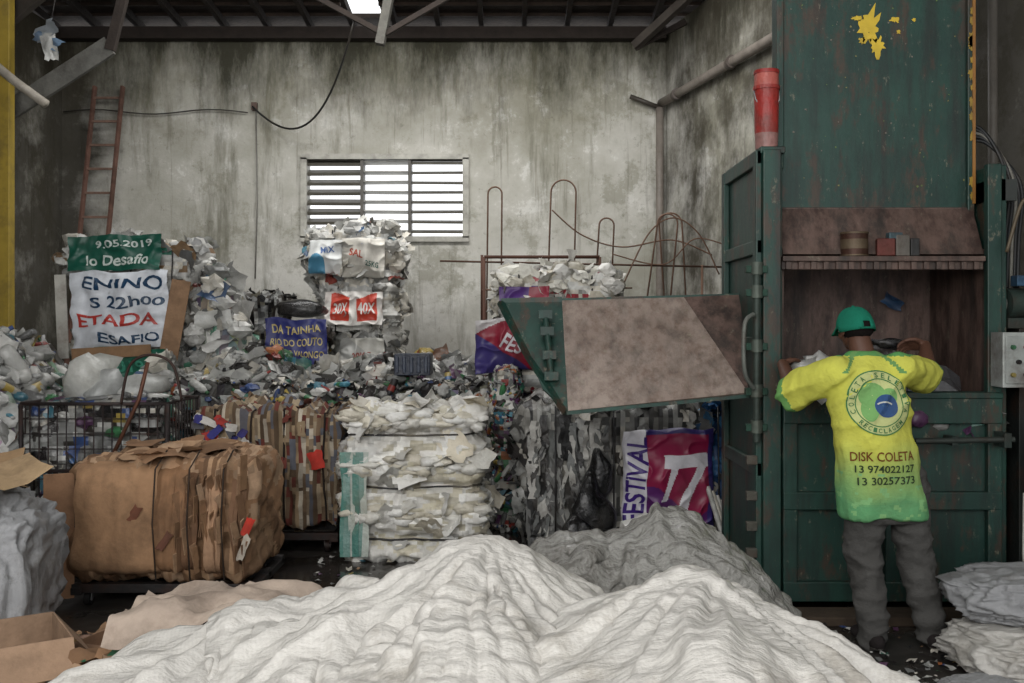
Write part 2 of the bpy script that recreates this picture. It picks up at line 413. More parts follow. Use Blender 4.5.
# ================================================================= ROOM
GC=(.5,.5,.5)
def wallx(y): return 2.0+.231*(13-y)
mb=MB(); 
wx0,wx1,wz0,wz1=-2.69,-.61,2.73,3.77
for lo,hi in (((-6.05,13,0),(wx0,13.25,5.42)),((wx1,13,0),(2.3,13.25,5.42)),((wx0,13,0),(wx1,13.25,wz0)),((wx0,13,wz1),(wx1,13.25,5.42))): mb.box(lo,hi,GC)
mb.obj('wall_back',M_wall)
mb=MB(); mb.box((-6.05,-1.5,0),(-5.85,13,5.42),GC); mb.obj('wall_left',M_wall)
mb=MB(); a=wallx(13);b=wallx(-1.5)
mb.add([(a,13,0),(b,-1.5,0),(b,-1.5,5.42),(a,13,5.42),(a+.25,13,0),(b+.25,-1.5,0),(b+.25,-1.5,5.42),(a+.25,13,5.42)],[[0,3,2,1],[4,5,6,7],[3,7,6,2],[0,1,5,4],[1,2,6,5],[0,4,7,3]],GC)
mb.obj('wall_right',M_wall)
mb=MB(); mb.box((-7,-3,-.15),(6.5,13.25,0),GC); mb.obj('floor',M_floor)
M_roof=vc('clay_roof_tiles',.9,.5,8,.5,20,dirt=.5,dirtc=S(20,18,16))
mb=MB(); rc=S(54,46,40)
def rz(y): return 5.44+(13.2-y)*.09
def roofq(x0,x1,y0,y1):
    vs=[];t=.06
    for d in(0,t):
        for x,y in((x0,y0),(x1,y0),(x1,y1),(x0,y1)): vs.append((x,y,rz(y)+.16+d))
    mb.add(vs,[[0,3,2,1],[4,5,6,7],[0,1,5,4],[1,2,6,5],[2,3,7,6],[3,0,4,7]],rc)
y=13.4
while y>-1:
    y2=y-.34; hole=(y<13.1 and y>12.0)
    if hole: roofq(-6.3,-2.16,y2,y); roofq(-1.68,6.2,y2,y)
    else: roofq(-6.3,6.2,y2+.005,y)
    y=y2
for i in range(22): 
    x=-6+i*.56
    if x<5.8: mb.beam((x,13.3,rz(13.3)+.08),(x,-1.2,rz(-1.2)+.08),.06,.1,S(44,35,30))
for k in range(8):
    yy=12.9-k*.34
    for xa,xb in ([(-6,-2.16),(-1.68,5)] if k<4 else [(-6,5)]): mb.box((xa,yy,rz(yy)+.12),(xb,yy+.04,rz(yy)+.16),S(60,48,40))
mb.obj('ceiling',M_roof)
mb=MB(); wc=S(46,38,33)
mb.box((-5.84,12.82,5.28),(1.98,12.985,5.43),wc)
mb.obj('trim_1',M_wood)
mb=MB()
mb.beam((-5.8,11.3,5.5),(2.38,11.3,5.5),.1,.1,wc)
mb.beam((-1.36,11.35,5.5),(-1.5,11.35,4.78),.13,.1,S(100,98,92))
mb.beam((-1.45,11.35,4.9),(-.55,11.35,5.42),.06,.06,wc); mb.beam((-1.45,11.35,4.9),(-2.4,11.35,5.42),.06,.06,wc)
mb.beam((1.5,12.2,5.0),(2.15,11.6,5.5),.1,.1,S(60,54,48)); mb.beam((1.5,12.2,4.98),(2.12,12.2,5.3),.07,.07,wc)
mb.beam((-5.83,10,4.9),(-4.0,10.1,5.6),.1,.12,S(64,58,52)); mb.beam((-5.8,10.3,3.4),(-4.1,10.2,4.45),.05,.2,S(104,103,98))
mb.beam((-4.1,10.2,4.4),(-3.8,10.2,5.6),.07,.1,wc)
mb.beam((-5.3,10.2,4.6),(-4.2,10.2,5.5),.1,.16,S(56,50,44))
mb.obj('roof_truss',M_wood,bevel=.005)
mb=MB(); 
for q in range(3): mb.sheet(V((-4.64+.02*q,9.95,4.52-.08*q)),V((.3*q-.2,-1,.1)),.13,.26,[S(140,146,150),S(96,118,140),S(150,150,146)][q],k=5,cr=.3)
mb.tube([(-4.6,9.97,4.6),(-4.55,10.05,5.1)],.006,DRK[1],4); mb.obj('hanging_plastic_bag',M_plas)
mb=MB(); mb.box((-5.14,9.94,0),(-5.0,10.06,5.55),S(160,136,50)); mb.box((-5.2,9.88,0),(-4.94,10.12,.02),S(120,100,40))
mb.obj('yellow_steel_column',M_pvc,bevel=.006)
mb=MB(); fc=S(184,182,172)
mb.box((wx0-.05,12.95,wz1-.02),(wx1+.05,13.2,wz1+.05),fc); mb.box((wx0-.05,12.95,wz0-.05),(wx1+.05,13.2,wz0+.02),fc)
mb.box((wx0-.05,12.95,wz0),(wx0+.03,13.2,wz1),fc); mb.box((wx1-.03,12.95,wz0),(wx1+.05,13.2,wz1),fc)
c1=wx0+.74;c2=wx0+1.36
for x in(c1,c2): mb.box((x-.02,12.98,wz0),(x+.02,13.18,wz1),S(90,86,80))
for a,b,ang,th in((wx0+.03,c1-.025,-.4,.04),(c1+.025,c2-.025,.12,.012),(c2+.025,wx1-.03,-.2,.03)):
    for k in range(8):
        z=wz0+.03+(wz1-wz0-.02)*(k+.5)/8
        mb.beam((a,13.08,z),(b,13.08,z+.012*(hsh(k,int(a*9))-.5)),.16,th,S(96,93,84) if ang<.1 else S(170,168,158),up=(0,math.sin(ang),math.cos(ang)))
mb.obj('window_1',M_pvc)
mb=MB(); pc=S(130,122,114)
mb.tube([(wallx(12.9)-.12,12.88,z) for z in(1.2,2,3,4.4)],.05,pc,10)
mb.tube([(wallx(yy)-.1,yy,4.46) for yy in(12.9,12,11,10,8,6.5)],.055,pc,10)
for yy in (12.4,10.9,9.4): mb.cyl((wallx(yy)-.1,yy-.06,4.46),(wallx(yy)-.1,yy+.06,4.46),.07,.07,S(90,82,76))
mb.tube([(wallx(12.9)-.12,12.88,4.4),(wallx(12.9)-.5,12.9,4.55)],.03,S(70,66,60),8)
mb.obj('drain_pipe',M_pvc)
mb=MB(); mb.tube([(-5.2,9.86,4.25),(-4.9,9.87,4.0),(-4.6,9.88,3.78)],.045,S(165,158,146),10); mb.tube([(-5.8,9.86,4.62),(-5.2,9.86,4.25)],.045,S(165,158,146),10)
mb.obj('pvc_pipe',M_pvc)
mb=MB()
mb.tube([(-5.8+i*.17,12.94,4.36+.03*math.sin(i*.7)) for i in range(15)],.009,S(60,58,54),5)
pts=[]
for i in range(25):
    t=i/24; pts.append((-3.35+1.55*t,12.9-1.5*t*t,4.42-1.15*t*(1-t)*1.35+.5*t*t*t*1.3))
mb.tube(pts,.014,S(40,40,38),5)
mb.box((-3.37,12.92,4.38),(-3.3,12.985,4.48),S(90,70,60))
mb.tube([(-3.32,12.96,4.36),(-3.3,12.96,3.2),(-3.33,12.96,2.2)],.009,S(130,128,122),5)
mb.obj('electrical_cable',M_pvc)
mb=MB(); lc=S(120,88,76)
for x in(0,.36): mb.beam((-5.55+x,12.2,0),(-5.38+x,12.9,4.68),.035,.06,lc)
for k in range(15):
    t=(k+.5)/15; mb.beam((-5.55+.17*t,12.2+.7*t,4.68*t),(-5.19+.17*t,12.2+.7*t,4.68*t),.03,.03,S(140,112,98))
mb.obj('ladder',M_wood,bevel=.004)

# ================================================================= BALES & HEAPS
def trolley(name,x0,x1,y0,y1,z,parent=None):
    mb=MB(); c=S(50,48,48)
    for yy in(y0+.04,(y0+y1)/2,y1-.04): mb.box((x0,yy-.03,z-.05),(x1,yy+.03,z),c)
    for xx in(x0+.03,x1-.03): mb.box((xx-.03,y0,z-.06),(xx+.03,y1,z-.02),c)
    for xx in(x0+.08,x1-.08):
        for yy in(y0+.06,y1-.06):
            r=(z-.05)*.5; mb.cyl((xx-.016,yy,r),(xx+.016,yy,r),r,r,S(35,35,36),16); mb.cyl((xx-.02,yy,r),(xx+.02,yy,r),r*.4,r*.4,S(130,130,130),10)
            for q in(-.022,.022): mb.box((xx+q-.003,yy-.02,r),(xx+q+.003,yy+.02,z-.05),S(110,110,110))
    return mb.obj(name,M_metal,bevel=.003)
trolley('bale_trolley',-2.5,-1.46,5.66,6.42,.13)
def ex(mb):
    def wrap(x0,x1,z0,z1,c,y=5.64,seed=0,bul=.05):
        k=18;vs=[]
        for i in range(k+1):
            for j in range(k+1):
                u=i/k;v=j/k; X=x0+(x1-x0)*u; Z=z0+(z1-z0)*v
                e=abs(2*v-1)**8
                vs.append((X+.03*noise.noise(V((u*3,v*3,seed+5))),y-bul*math.sin(u*math.pi)+.022*noise.noise(V((u*4,v*1.6,seed)))+.024*((1-abs(noise.noise(V((u*6,v*2.4,seed*3)))))**4-.4)+.16*e,Z-.03*e*(1 if v>.5 else -1)))
        mb.add(vs,[[i*(k+1)+j,(i+1)*(k+1)+j,(i+1)*(k+1)+j+1,i*(k+1)+j+1] for i in range(k) for j in range(k)],c,0,True)
    wrap(-2.46,-1.98,.15,.85,S(170,134,102),y=5.6,seed=1)
    wrap(-2.0,-1.83,.16,.83,S(150,114,84),y=5.6,seed=2,bul=.03)
    wrap(-1.85,-1.77,.17,.81,S(120,90,68),seed=3,bul=.02,y=5.6)
    wrap(-1.72,-1.64,.15,.79,S(172,138,110),seed=4,bul=.03,y=5.6)
    wrap(-1.58,-1.5,.2,.79,S(128,98,76),seed=6,bul=.02,y=5.62)
    for (x,z,w,h,c) in((-1.47,.48,.05,.1,S(190,60,48)),(-1.49,.36,.04,.15,S(205,195,180)),(-2.1,.55,.05,.1,S(132,84,66)),(-1.93,.4,.04,.12,S(122,80,66))):
        mb.sheet(V((x,5.55,z)),V((0,-1,0)),w,h,c,cr=.05)
    for q in(-1.98,-1.79,-1.6): mb.tube([(q,5.74,.12),(q,5.56,.18),(q-.01,5.53,.5),(q,5.55,.8),(q,5.74,.88)],.005,S(54,46,40),4)
    for i in range(44):
        x=R.uniform(-1.9,-1.46); z=R.uniform(.2,.74); mb.beam((x,5.6,z),(x+R.uniform(-.03,.03),5.56,z+R.uniform(.06,.2)),R.uniform(.02,.05),.006,R.choice(CARD),up=(R.uniform(.5,1),-.4,0))
    mb.box((-2.64,5.64,.05),(-2.48,5.66,.76),S(158,122,94),rot=Matrix.Rotation(.5,3,'Z'))
    for i in range(16): mb.sheet(V((R.uniform(-2.35,-1.6),R.uniform(5.7,6.3),.86+R.uniform(0,.02))),V((R.uniform(-.1,.1),-.12,1)),R.uniform(.14,.3),R.uniform(.1,.2),R.choice(CARD),cr=.06)
bale('cardboard_bale',-2.5,-1.48,5.66,6.42,.135,.83,CARD,M_card,axis=0,layer=34,amp=.03,cell=1.2,scr=0,sax=0,straps=0,seed=3,extra=ex,rnd=.1,tilt=.3,ridge=.035,step=.024)
trolley('bale_trolley',-2.2,-1.22,7.0,7.8,.14)
def ex(mb):
    mb.sheet(V((-1.36,6.94,.66)),V((.1,-1,0)),.10,.13,S(190,62,52),cr=.1)
    for _ in range(40): mb.sheet(V((R.uniform(-2.2,-1.85),R.uniform(6.93,6.98),R.uniform(.6,.95))),V((.3,-1,.2)),R.uniform(.05,.12),.05,R.choice([S(60,60,120),S(160,60,56),S(90,90,95),S(200,196,190)]),cr=.2)
bale('paper_bale',-2.22,-1.2,7.0,7.8,.145,1.02,[S(150,130,104),S(164,148,124),S(120,100,80),S(134,118,98),S(180,170,154),S(94,78,62),S(110,60,52),S(100,102,110)],M_card,axis=0,layer=60,amp=.04,cell=.8,scr=60,ssz=(.04,.12),straps=4,strapc=S(40,36,34),seed=5,extra=ex,tilt=.3,step=.024,ridge=.02)
def ex(mb):
    tc=[S(80,132,122),S(112,148,140),S(180,188,180)]
    for k in range(6):
        x=-1.15+.028*k; vs=[];K=14
        for j in range(K+1):
            z=.05+.7*j/K
            for q in(0,.045): vs.append((x+q+.02*noise.noise(V((k,z*3,0))),6.685-.025*noise.noise(V((z*5,k,q*9))),z))
        mb.add(vs,[[2*j,2*j+1,2*j+3,2*j+2] for j in range(K)],tc[k%3],0,True)
    for z in(.33,.66,.96):
        for i in range(26):
            x=-1.1+i*.036; mb.blob((x,6.72+R.uniform(-.03,.02),z+R.uniform(-.05,.05)),(R.uniform(.05,.1),.04,R.uniform(.02,.045)),R.choice([S(222,220,212),S(208,202,186),S(230,229,224)]),.5,fr=2.2,sm=True)
bale('white_sack_bale',-1.15,-.18,6.72,7.45,.0,1.02,[S(218,216,210),S(226,224,218),S(208,202,184),S(196,190,170),S(230,229,224)],M_white,axis=2,layer=18,amp=.03,cell=1.2,scr=120,ssz=(.07,.18),straps=3,sax=2,strapc=S(30,30,34),strapr=.008,seed=8,extra=ex,pinch=.075,
     scrpal=[S(220,218,210),S(230,229,224),S(206,198,180)],rnd=.1,ridge=.06,tilt=.18,step=.022,cr=.18)
hf=lambda x,y: min(1,max(0,(y-8.05)/.22))*min(1,max(0,(x+3.05)/.3))*min(1,max(0,(.42-x)/.3))*(1.08+.12*noise.noise(V((x*1.7,y*1.5,3)))+.1*min(1,max(0,y-8.6)))
heap('crushed_bottle_pile',hf,-3.05,.4,8.0,9.65,.06,3400,PB,['bottle','sheet','sheet','blob'],(.035,.12),M_plas,DRK*2+GRY[1:2],amp=.07,flt=lambda c,n:c.z>.05)
heap('loose_plastic_film',hmax(bump2(-2.2,8.6,1.34,.7,.3),bump2(-1.2,8.7,1.26,.9,.3),bump2(-.4,8.9,1.24,.5,.35)),-3.0,.2,8.15,9.3,.07,480,WHT*6+GRY*4+COL+DRK*2,['sheet','blob','sheet'],(.07,.22),M_film,GRY,amp=.08,flt=lambda c,n:c.z>.95)
bale('bottle_bale',-.14,.05,7.7,8.05,.0,1.28,PB+COL,M_plas,layer=20,cell=9,scr=400,ssz=(.03,.08),kinds=('bottle','sheet','bottle'),straps=0,seed=11)
def ex(mb):
    for _ in range(90):
        x=R.uniform(.08,.64); z=R.uniform(.3,1.0); c=R.choice([S(100,100,98),S(150,150,146),S(60,58,56),S(180,178,172),S(110,112,110),S(40,40,40)])
        vs=[];K=8;L=R.uniform(.2,.55);w=R.uniform(.02,.06)
        for j in range(K+1):
            for q in(0,1): vs.append((x+q*w+.04*noise.noise(V((z*9,j*.5,0))),6.95-.06*noise.noise(V((x*9,j*.7,q)))-.02,max(.03,z-L*j/K)))
        mb.add(vs,[[2*j,2*j+1,2*j+3,2*j+2] for j in range(K)],c,0,True)
    mb.scatter(90,[S(52,104,156),S(76,136,180),S(44,80,128)],['sheet'],(.05,.14),flt=lambda c,n:c.x>1.34 and c.z>.45 and c.y<7.2,tilt=.3)
    for q in(.3,.7,1.42): mb.tube([(q,6.9,.02),(q,6.86,.5),(q,6.9,1.04)],.006,DRK[0],4)
bale('mixed_plastic_bale',.08,1.54,7.0,7.75,.0,1.02,[S(116,116,112),S(84,84,82),S(150,148,142),S(170,170,165),S(50,50,50),S(178,174,164)],M_plas,axis=0,layer=26,amp=.05,cell=1.6,scr=240,ssz=(.06,.16),straps=0,sax=0,seed=13,extra=ex,
     scrpal=GRY*2+WHT+DRK*2,ridge=.04,tilt=.35)
def cf(u,v):
    if u<.25: return S(206,204,210)
    if u>.93 or v>.95: return S(52,42,104)
    u2=u+.03*math.sin(v*7)
    if .40<u2<.9 and .62<v<.74: return S(216,214,220)
    if .05<v<.66 and abs(u2-(.60+(v-.05)*.38))<.055: return S(216,214,220)
    if .3<v<.66 and abs(u2-(.46+(v-.3)*.2))<.035: return S(216,214,220)
    return S(138,28,68) if v>.3+.15*math.sin(u*6) else S(84,36,96)
banner('event_banner',(.76,6.86,.2),(1,0,.03),(0,-.03,1),.62,.68,cf,[('FESTIVAL',.13,.5,.98,.19,S(62,38,116),1.52)],amp=.05,seed=3,k=90,bulge=.13)
bale('mixed_plastic_bale',.1,.95,8.25,9.0,.0,1.05,PB,M_plas,layer=24,scr=120,seed=17,amp=.05)
def ex(mb):
    mb.scatter(110,[S(222,220,210),S(228,226,220),S(200,194,178)],['sheet','blob'],(.08,.2),flt=lambda c,n:c.z>1.7 and c.y<8.6,tilt=.35)
bale('mixed_plastic_bale',-.1,.8,8.22,8.95,1.06,2.02,WHT*2+GRY+[S(70,60,120),S(150,50,60)],M_white,layer=18,scr=120,seed=19,amp=.05,extra=ex,ssz=(.06,.16),ridge=.05,tilt=.3)
def cf(u,v):
    if v>.75+.2*math.sin(u*3): return S(200,196,196)
    return S(136,28,50) if u+v>.75 else S(60,52,110)
banner('event_banner',(-.3,8.13,1.2),(1,0,.1),(0,0,1),.58,.44,cf,[('FEST',.6,.45,.5,.3,S(210,205,210),-.5)],amp=.07,seed=6,k=60,bulge=.08)
banner('event_banner',(-.1,8.12,1.78),(1,0,.02),(0,0,1),.4,.13,lambda u,v:S(84,50,124) if u<.6 else S(150,44,64),[],amp=.05,seed=7)
mb=MB()
for (x,y,z,rx,ry,rz_) in((.54,6.72,.3,.15,.12,.3),(.42,6.66,.16,.15,.13,.18),(.64,6.68,.12,.17,.14,.14),(.6,6.82,.55,.1,.1,.2),(.3,6.6,.08,.18,.14,.08),(.5,6.55,.07,.2,.12,.08)): mb.blob((x,y,z),(rx,ry,rz_),S(20,20,22),.6,fr=2.8,sm=True)
mb.obj('black_bin_bag',M_film,sub=1)
mb=MB()
for k in range(6): 
    x=1.36+.03*k; mb.cyl((x+.08,6.6+.03*k,.05+.01*k),(x-.03,6.8,.5-.03*k),.018,.018,R.choice(WHT),8)
mb.obj('plastic_strips_bundle',M_plas)
bale('film_bale',-4.05,-2.98,9.1,9.95,.0,1.16,PM,M_plas,layer=22,scr=200,seed=23,amp=.05)
bale('film_bale',-4.02,-2.92,9.12,9.9,1.17,2.34,WHT*3+GRY*2+[S(150,122,92),S(40,110,90)],M_plas,layer=20,scr=220,seed=25,amp=.06,ssz=(.07,.2),kinds=('sheet','sheet','blob'),ridge=.04)
G1=S(22,84,68)
banner('race_banner',(-3.96,8.97,1.38),(1,0,.02),(0,-.02,1),.88,.7,lambda u,v:S(212,216,222),[('ENINO',.55,.84,.82,.16,S(24,60,90),0),('S 22h00',.6,.6,.74,.13,S(24,60,90),0),('ETADA',.5,.37,.84,.15,S(186,62,54),.0),('ESAFIO',.62,.13,.62,.12,S(24,60,90),0)],amp=.06,seed=9,bulge=.08)
banner('race_banner',(-3.98,8.95,2.07),(1,0,.03),(0,.1,1),.84,.32,lambda u,v:G1,[('9.05.2019',.6,.75,.6,.2,S(200,210,204),0),('lo Desafio',.55,.3,.7,.32,S(205,215,208),0)],amp=.06,seed=10)
banner('race_banner',(-3.72,8.9,.74),(1,0,0),(0,0,1),.64,.66,lambda u,v:S(24,94,74) if v>.1 else S(200,200,196),[('2019',.45,.75,.5,.15,S(70,150,126),0)],amp=.05,seed=11)
mb=MB()
mb.beam((-3.08,8.93,1.25),(-2.96,8.96,2.0),.17,.012,S(150,120,94),up=(0,1,0)); mb.beam((-3.9,8.86,1.34),(-3.2,8.86,1.38),.1,.012,S(146,116,88),up=(0,1,0)); mb.beam((-4.0,8.92,1.3),(-4.04,8.94,2.05),.1,.012,S(186,184,176),up=(0,1,0))
mb.obj('cardboard_offcut',M_card)
heap('plastic_bag_heap',hmax(bump2(-2.75,9.3,2.15,.28,.35,3),bump2(-2.62,9.2,1.6,.35,.4,3),bump2(-3.05,8.7,1.3,.3,.3)),-3.4,-2.2,8.4,9.9,.07,420,WHT*6+GRY*3+[S(66,126,100),S(140,66,60),S(76,106,146),S(50,48,46)],['sheet','blob','sheet'],(.07,.22),M_film,GRY,amp=.1,flt=lambda c,n:c.z>.6)
bale('crushed_can_bale',-3.02,-2.42,10.3,11,1.0,1.9,GRY+DRK*2+[S(130,126,112)],M_plas,axis=0,layer=34,scr=160,seed=29,amp=.06,cell=2,ssz=(.04,.12))
bale('crushed_can_bale',-3.0,-1.9,10.3,11.1,.0,1.0,GRY*2+DRK,M_plas,layer=20,scr=60,seed=30,amp=.05)
bale('mixed_plastic_bale',-2.4,-1.86,10.05,10.28,.0,1.62,PB,M_plas,layer=20,scr=90,seed=31)
banner('blue_banner',(-2.44,9.92,1.06),(1,0,0),(0,0,1),.6,.6,lambda u,v:S(34,42,116) if v>.1 else S(50,50,86),[('DA TAINHA',.5,.83,.8,.13,S(196,178,116),0),('RIO DO COUTO',.5,.62,.85,.12,S(196,178,116),0),('PRIX DO VALONGO',.5,.42,.9,.12,S(196,178,116),0),('11 E 12',.5,.22,.5,.1,S(180,164,116),0)],amp=.025,seed=12)
mb=MB(); mb.blob((-2.12,10.12,1.76),(.28,.2,.11),S(26,26,28),.35,fr=2,sm=True); mb.obj('black_bin_bag',M_film,sub=1)
WB=WHT*5+GRY
def ex(mb): mb.scatter(12,[S(96,150,170),S(66,104,146),S(150,70,60)],['sheet'],(.07,.16),flt=lambda c,n:c.y<10.7,tilt=.3)
bale('film_bale',-2.13,-1.24,10.45,11.1,2.05,2.6,WB,M_white,layer=14,scr=130,seed=33,amp=.05,ssz=(.08,.22),kinds=('sheet','sheet','blob'),extra=ex,straps=2,rnd=.12,ridge=.08,tilt=.25)
bale('film_bale',-2.04,-1.24,10.42,11.1,1.53,2.05,WB,M_white,layer=14,scr=90,seed=35,amp=.05,ssz=(.07,.2),kinds=('sheet','sheet','blob'),straps=2,rnd=.1,ridge=.07,tilt=.25)
bale('film_bale',-1.84,-1.2,10.42,11.1,0,1.53,WHT*3+GRY*2,M_white,layer=14,scr=110,seed=37,amp=.05,ssz=(.07,.2),straps=2,rnd=.1,ridge=.07,tilt=.25)
banner('red_print_sheet',(-1.93,10.32,1.6),(1,0,0),(0,0,1),.6,.34,lambda u,v:S(210,206,200) if (u<.12 or .42<u<.55 or u>.9 or v<.12 or v>.86+.1*math.sin(u*9)) else S(190,62,42),[('40X',.72,.5,.3,.35,S(215,210,205),0),('30X',.27,.5,.22,.35,S(215,210,205),0)],amp=.07,seed=14,k=60)
banner('printed_sack',(-2.1,10.36,2.12),(1,0,.04),(0,0,1),.34,.36,lambda u,v:S(80,140,170) if (v<.4+.2*math.sin(u*6) and u<.5) else S(206,208,206),[('MIX',.6,.7,.4,.2,S(60,90,140),.1)],amp=.09,seed=21,k=40,bulge=.06)
banner('printed_sack',(-1.76,10.36,2.1),(1,0,-.02),(0,0,1),.44,.4,lambda u,v:S(212,208,198) if v>.3 else S(188,184,174),[('SAL',.35,.6,.34,.2,S(176,80,60),-.15),('25KG',.72,.35,.3,.13,S(60,100,90),-.15)],amp=.09,seed=22,k=40,bulge=.06)
banner('printed_sack',(-1.78,10.36,1.1),(1,0,.02),(0,0,1),.46,.36,lambda u,v:S(176,176,172) if u+v<1.2 else S(200,198,190),[('20KG',.5,.5,.4,.2,S(140,70,60),.1)],amp=.08,seed=23,k=40,bulge=.05)
heap('plastic_bag_heap',hmax(bump2(-.8,10.1,1.3,.4,.4),bump2(-.4,10.2,1.2,.5,.4),bump2(-1.4,9.95,1.25,.5,.22)),-1.8,.2,9.7,11,.08,280,WHT*5+GRY*4+COL+DRK,['sheet','blob'],(.08,.22),M_film,GRY,amp=.1,flt=lambda c,n:c.z>.7)
mb=MB(); mb.box((-.98,8.3,1.18),(-.68,8.6,1.36),S(36,44,60)); 
for k in range(5): mb.box((-.97+.06*k,8.285,1.2),(-.94+.06*k,8.3,1.34),S(56,64,80))
mb.obj('plastic_crate',M_plas,bevel=.01)

# cage trolley
cage=bpy.data.objects.new('wire_cage_trolley',None); scene.collection.objects.link(cage)
mb=MB(); cc=S(46,40,40); X0,X1,Y0,Y1,Z0,Z1=-3.3,-2.32,6.72,7.4,.16,1.07
for x in(X0,X1):
    for y in(Y0,Y1): mb.tube([(x,y,Z0-.02),(x,y,Z1)],.016,cc)
for z in(Z0,.62,Z1): mb.tube([(X0,Y0,z),(X1,Y0,z),(X1,Y1,z),(X0,Y1,z),(X0,Y0,z)],.013,cc)
for k in range(1,16):
    x=X0+(X1-X0)*k/16
    for y in(Y0,Y1): mb.tube([(x,y,Z0),(x,y,Z1)],.005,cc,5)
for k in range(1,11):
    y=Y0+(Y1-Y0)*k/11
    for x in(X0,X1): mb.tube([(x,y,Z0),(x,y,Z1)],.005,cc,5)
for k in range(1,9):
    z=Z0+(Z1-Z0)*k/9; mb.tube([(X0,Y0,z),(X1,Y0,z),(X1,Y1,z),(X0,Y1,z),(X0,Y0,z)],.004,cc,5)
mb.box((X0,Y0,Z0-.03),(X1,Y1,Z0),cc)
for x in(X0+.08,X1-.08):
    for y in(Y0+.08,Y1-.08): mb.cyl((x-.02,y,.065),(x+.02,y,.065),.065,.065,S(30,30,30),14)
mb.smooth_tube([(-2.62,6.7,1.07),(-2.56,6.7,1.33),(-2.42,6.71,1.4),(-2.28,6.72,1.33),(-2.22,6.72,1.1)],.010,S(60,46,42)); mb.tube([(-2.78,6.7,.5),(-2.5,6.7,1.1),(-2.44,6.7,1.35)],.014,S(110,74,58))
mb.obj('cage',M_metal,cage)
bm_=bale('x',-3.24,-2.38,6.77,7.34,.17,1.1,WHT*2+GRY*3+DRK*2+COL,M_plas,layer=10,cell=6,scr=190,ssz=(.05,.14),kinds=('sheet','blob','bottle'),straps=0,seed=41,obj=False,amp=.03)
bm_.blob((-2.98,7.05,1.22),(.2,.18,.2),S(200,200,194),.5,sm=True,fr=2.2); bm_.blob((-2.66,7.1,1.14),(.18,.18,.13),S(185,186,182),.5,sm=True,fr=2.2); bm_.blob((-2.85,7.0,1.12),(.14,.14,.16),S(170,172,170),.5,sm=True,fr=2.2)
bm_.obj('plastic_waste',M_film,cage)
heap('bottle_heap',hmax(bump2(-3.85,7.3,1.5,.5,.5,3),bump2(-4.3,7.0,1.4,.7,.6,3),bump2(-3.6,6.9,1.15,.35,.4,3),bump2(-4.3,8.3,1.5,.9,.6)),-5.4,-3.34,6.2,9.0,.07,900,WHT*5+GRY*6+COL,['bottle','blob','sheet','bottle'],(.09,.22),M_film,GRY,amp=.08,flt=lambda c,n:c.z>.3)
# wire loops / rebar rack
mb=MB(); wcx=S(118,92,76)
def arch(x0,x1,y,z0,z1,lean=0,r=.009):
    pts=[(x0,y,z0)]; w=(x1-x0)/2; zc=z1-abs(w)
    for k in range(13):
        a=math.pi*k/12; pts.append(((x0+x1)/2-w*math.cos(a)+lean,y,zc+abs(w)*math.sin(a)))
    pts.append((x1+lean*.3,y,z0)); mb.tube(pts,r,wcx,5)
arch(-.26,-.12,10,1.2,2.98,.02); arch(.35,.6,10,1.7,3.05,.04); arch(.85,1.0,10.1,2.1,2.68,.03); arch(1.3,1.5,9.9,1.6,2.7,.14); arch(1.55,1.78,10,1.5,2.72,-.08)
mb.tube([(-.72,10,2.24),(2.1,10.0,2.18)],.011,S(90,68,56)); mb.tube([(-.3,9.98,1.95),(1.2,9.98,1.97)],.010,wcx)
mb.tube([(-.3,10,1.65),(-.3,10,2.3)],.016,S(86,58,46)); mb.tube([(-.27,9.7,2.26),(.85,9.7,2.26)],.018,S(90,62,50)); mb.tube([(-.27,9.7,0),(-.27,9.7,2.26)],.018,S(90,62,50)); mb.tube([(.85,9.7,0),(.85,9.7,2.26)],.018,S(90,62,50)); mb.tube([(1.9,10,0),(1.9,10,2.2)],.014,wcx)
mb.smooth_tube([(.4,10,2.75),(.7,10,2.5),(1.1,10,2.38),(1.6,10,2.45),(2.0,10,2.3)],.008,wcx,5)
mb.smooth_tube([(1.1,9.9,2.0),(1.35,9.9,2.5),(1.6,9.9,2.66),(1.85,9.9,2.5),(2.05,9.9,2.1)],.008,wcx,5)
mb.smooth_tube([(1.0,9.9,2.3),(1.5,9.9,2.2),(1.8,9.9,2.45),(2.1,9.9,2.4)],.007,wcx,5)
mb.obj('rebar_wire_frame',M_rod)

# ================================================================= PRESS
press=bpy.data.objects.new('baling_press',None); scene.collection.objects.link(press)
mb=MB(); g=GC
mb.box((1.40,5.62,.0),(1.52,6.5,2.58),g)
for y in(5.6,6.44): mb.box((1.365,y,.0),(1.40,y+.08,2.58),g)
for z in(.0,.75,1.45,2.0,2.5): mb.box((1.37,5.6,z),(1.40,6.52,z+.08),g)
mb.box((1.39,5.59,2.56),(1.53,6.5,2.6),g)
mb.box((1.40,5.57,.0),(1.5,5.62,2.58),g)
mb.box((2.70,5.62,.0),(2.78,6.5,2.5),g); mb.box((2.65,5.57,1.2),(2.73,5.62,2.5),g)
mb.box((1.5,6.46,0),(2.72,6.5,2.5),g)
mb.box((1.51,5.61,.06),(2.73,5.65,1.2),g)
for z0,z1 in((.06,.17),(.57,.67),(1.05,1.22)): mb.box((1.51,5.56,z0),(2.73,5.61,z1),g)
for x0 in(1.51,2.08,2.65): mb.box((x0,5.565,.06),(x0+.08,5.61,1.2),g)
mb.box((1.51,5.55,1.19),(2.73,5.66,1.225),g)
mb.box((1.545,5.8,2.24),(2.66,5.95,4.7),g)
mb.box((1.53,5.77,2.5),(1.57,5.82,4.7),g); mb.box((2.63,5.77,2.24),(2.67,5.82,4.7),g)
mb.box((1.7,5.95,2.4),(1.8,6.4,4.7),g); mb.box((2.4,5.95,2.4),(2.5,6.4,4.7),g)
mb.obj('body',M_green,press,bevel=.006)
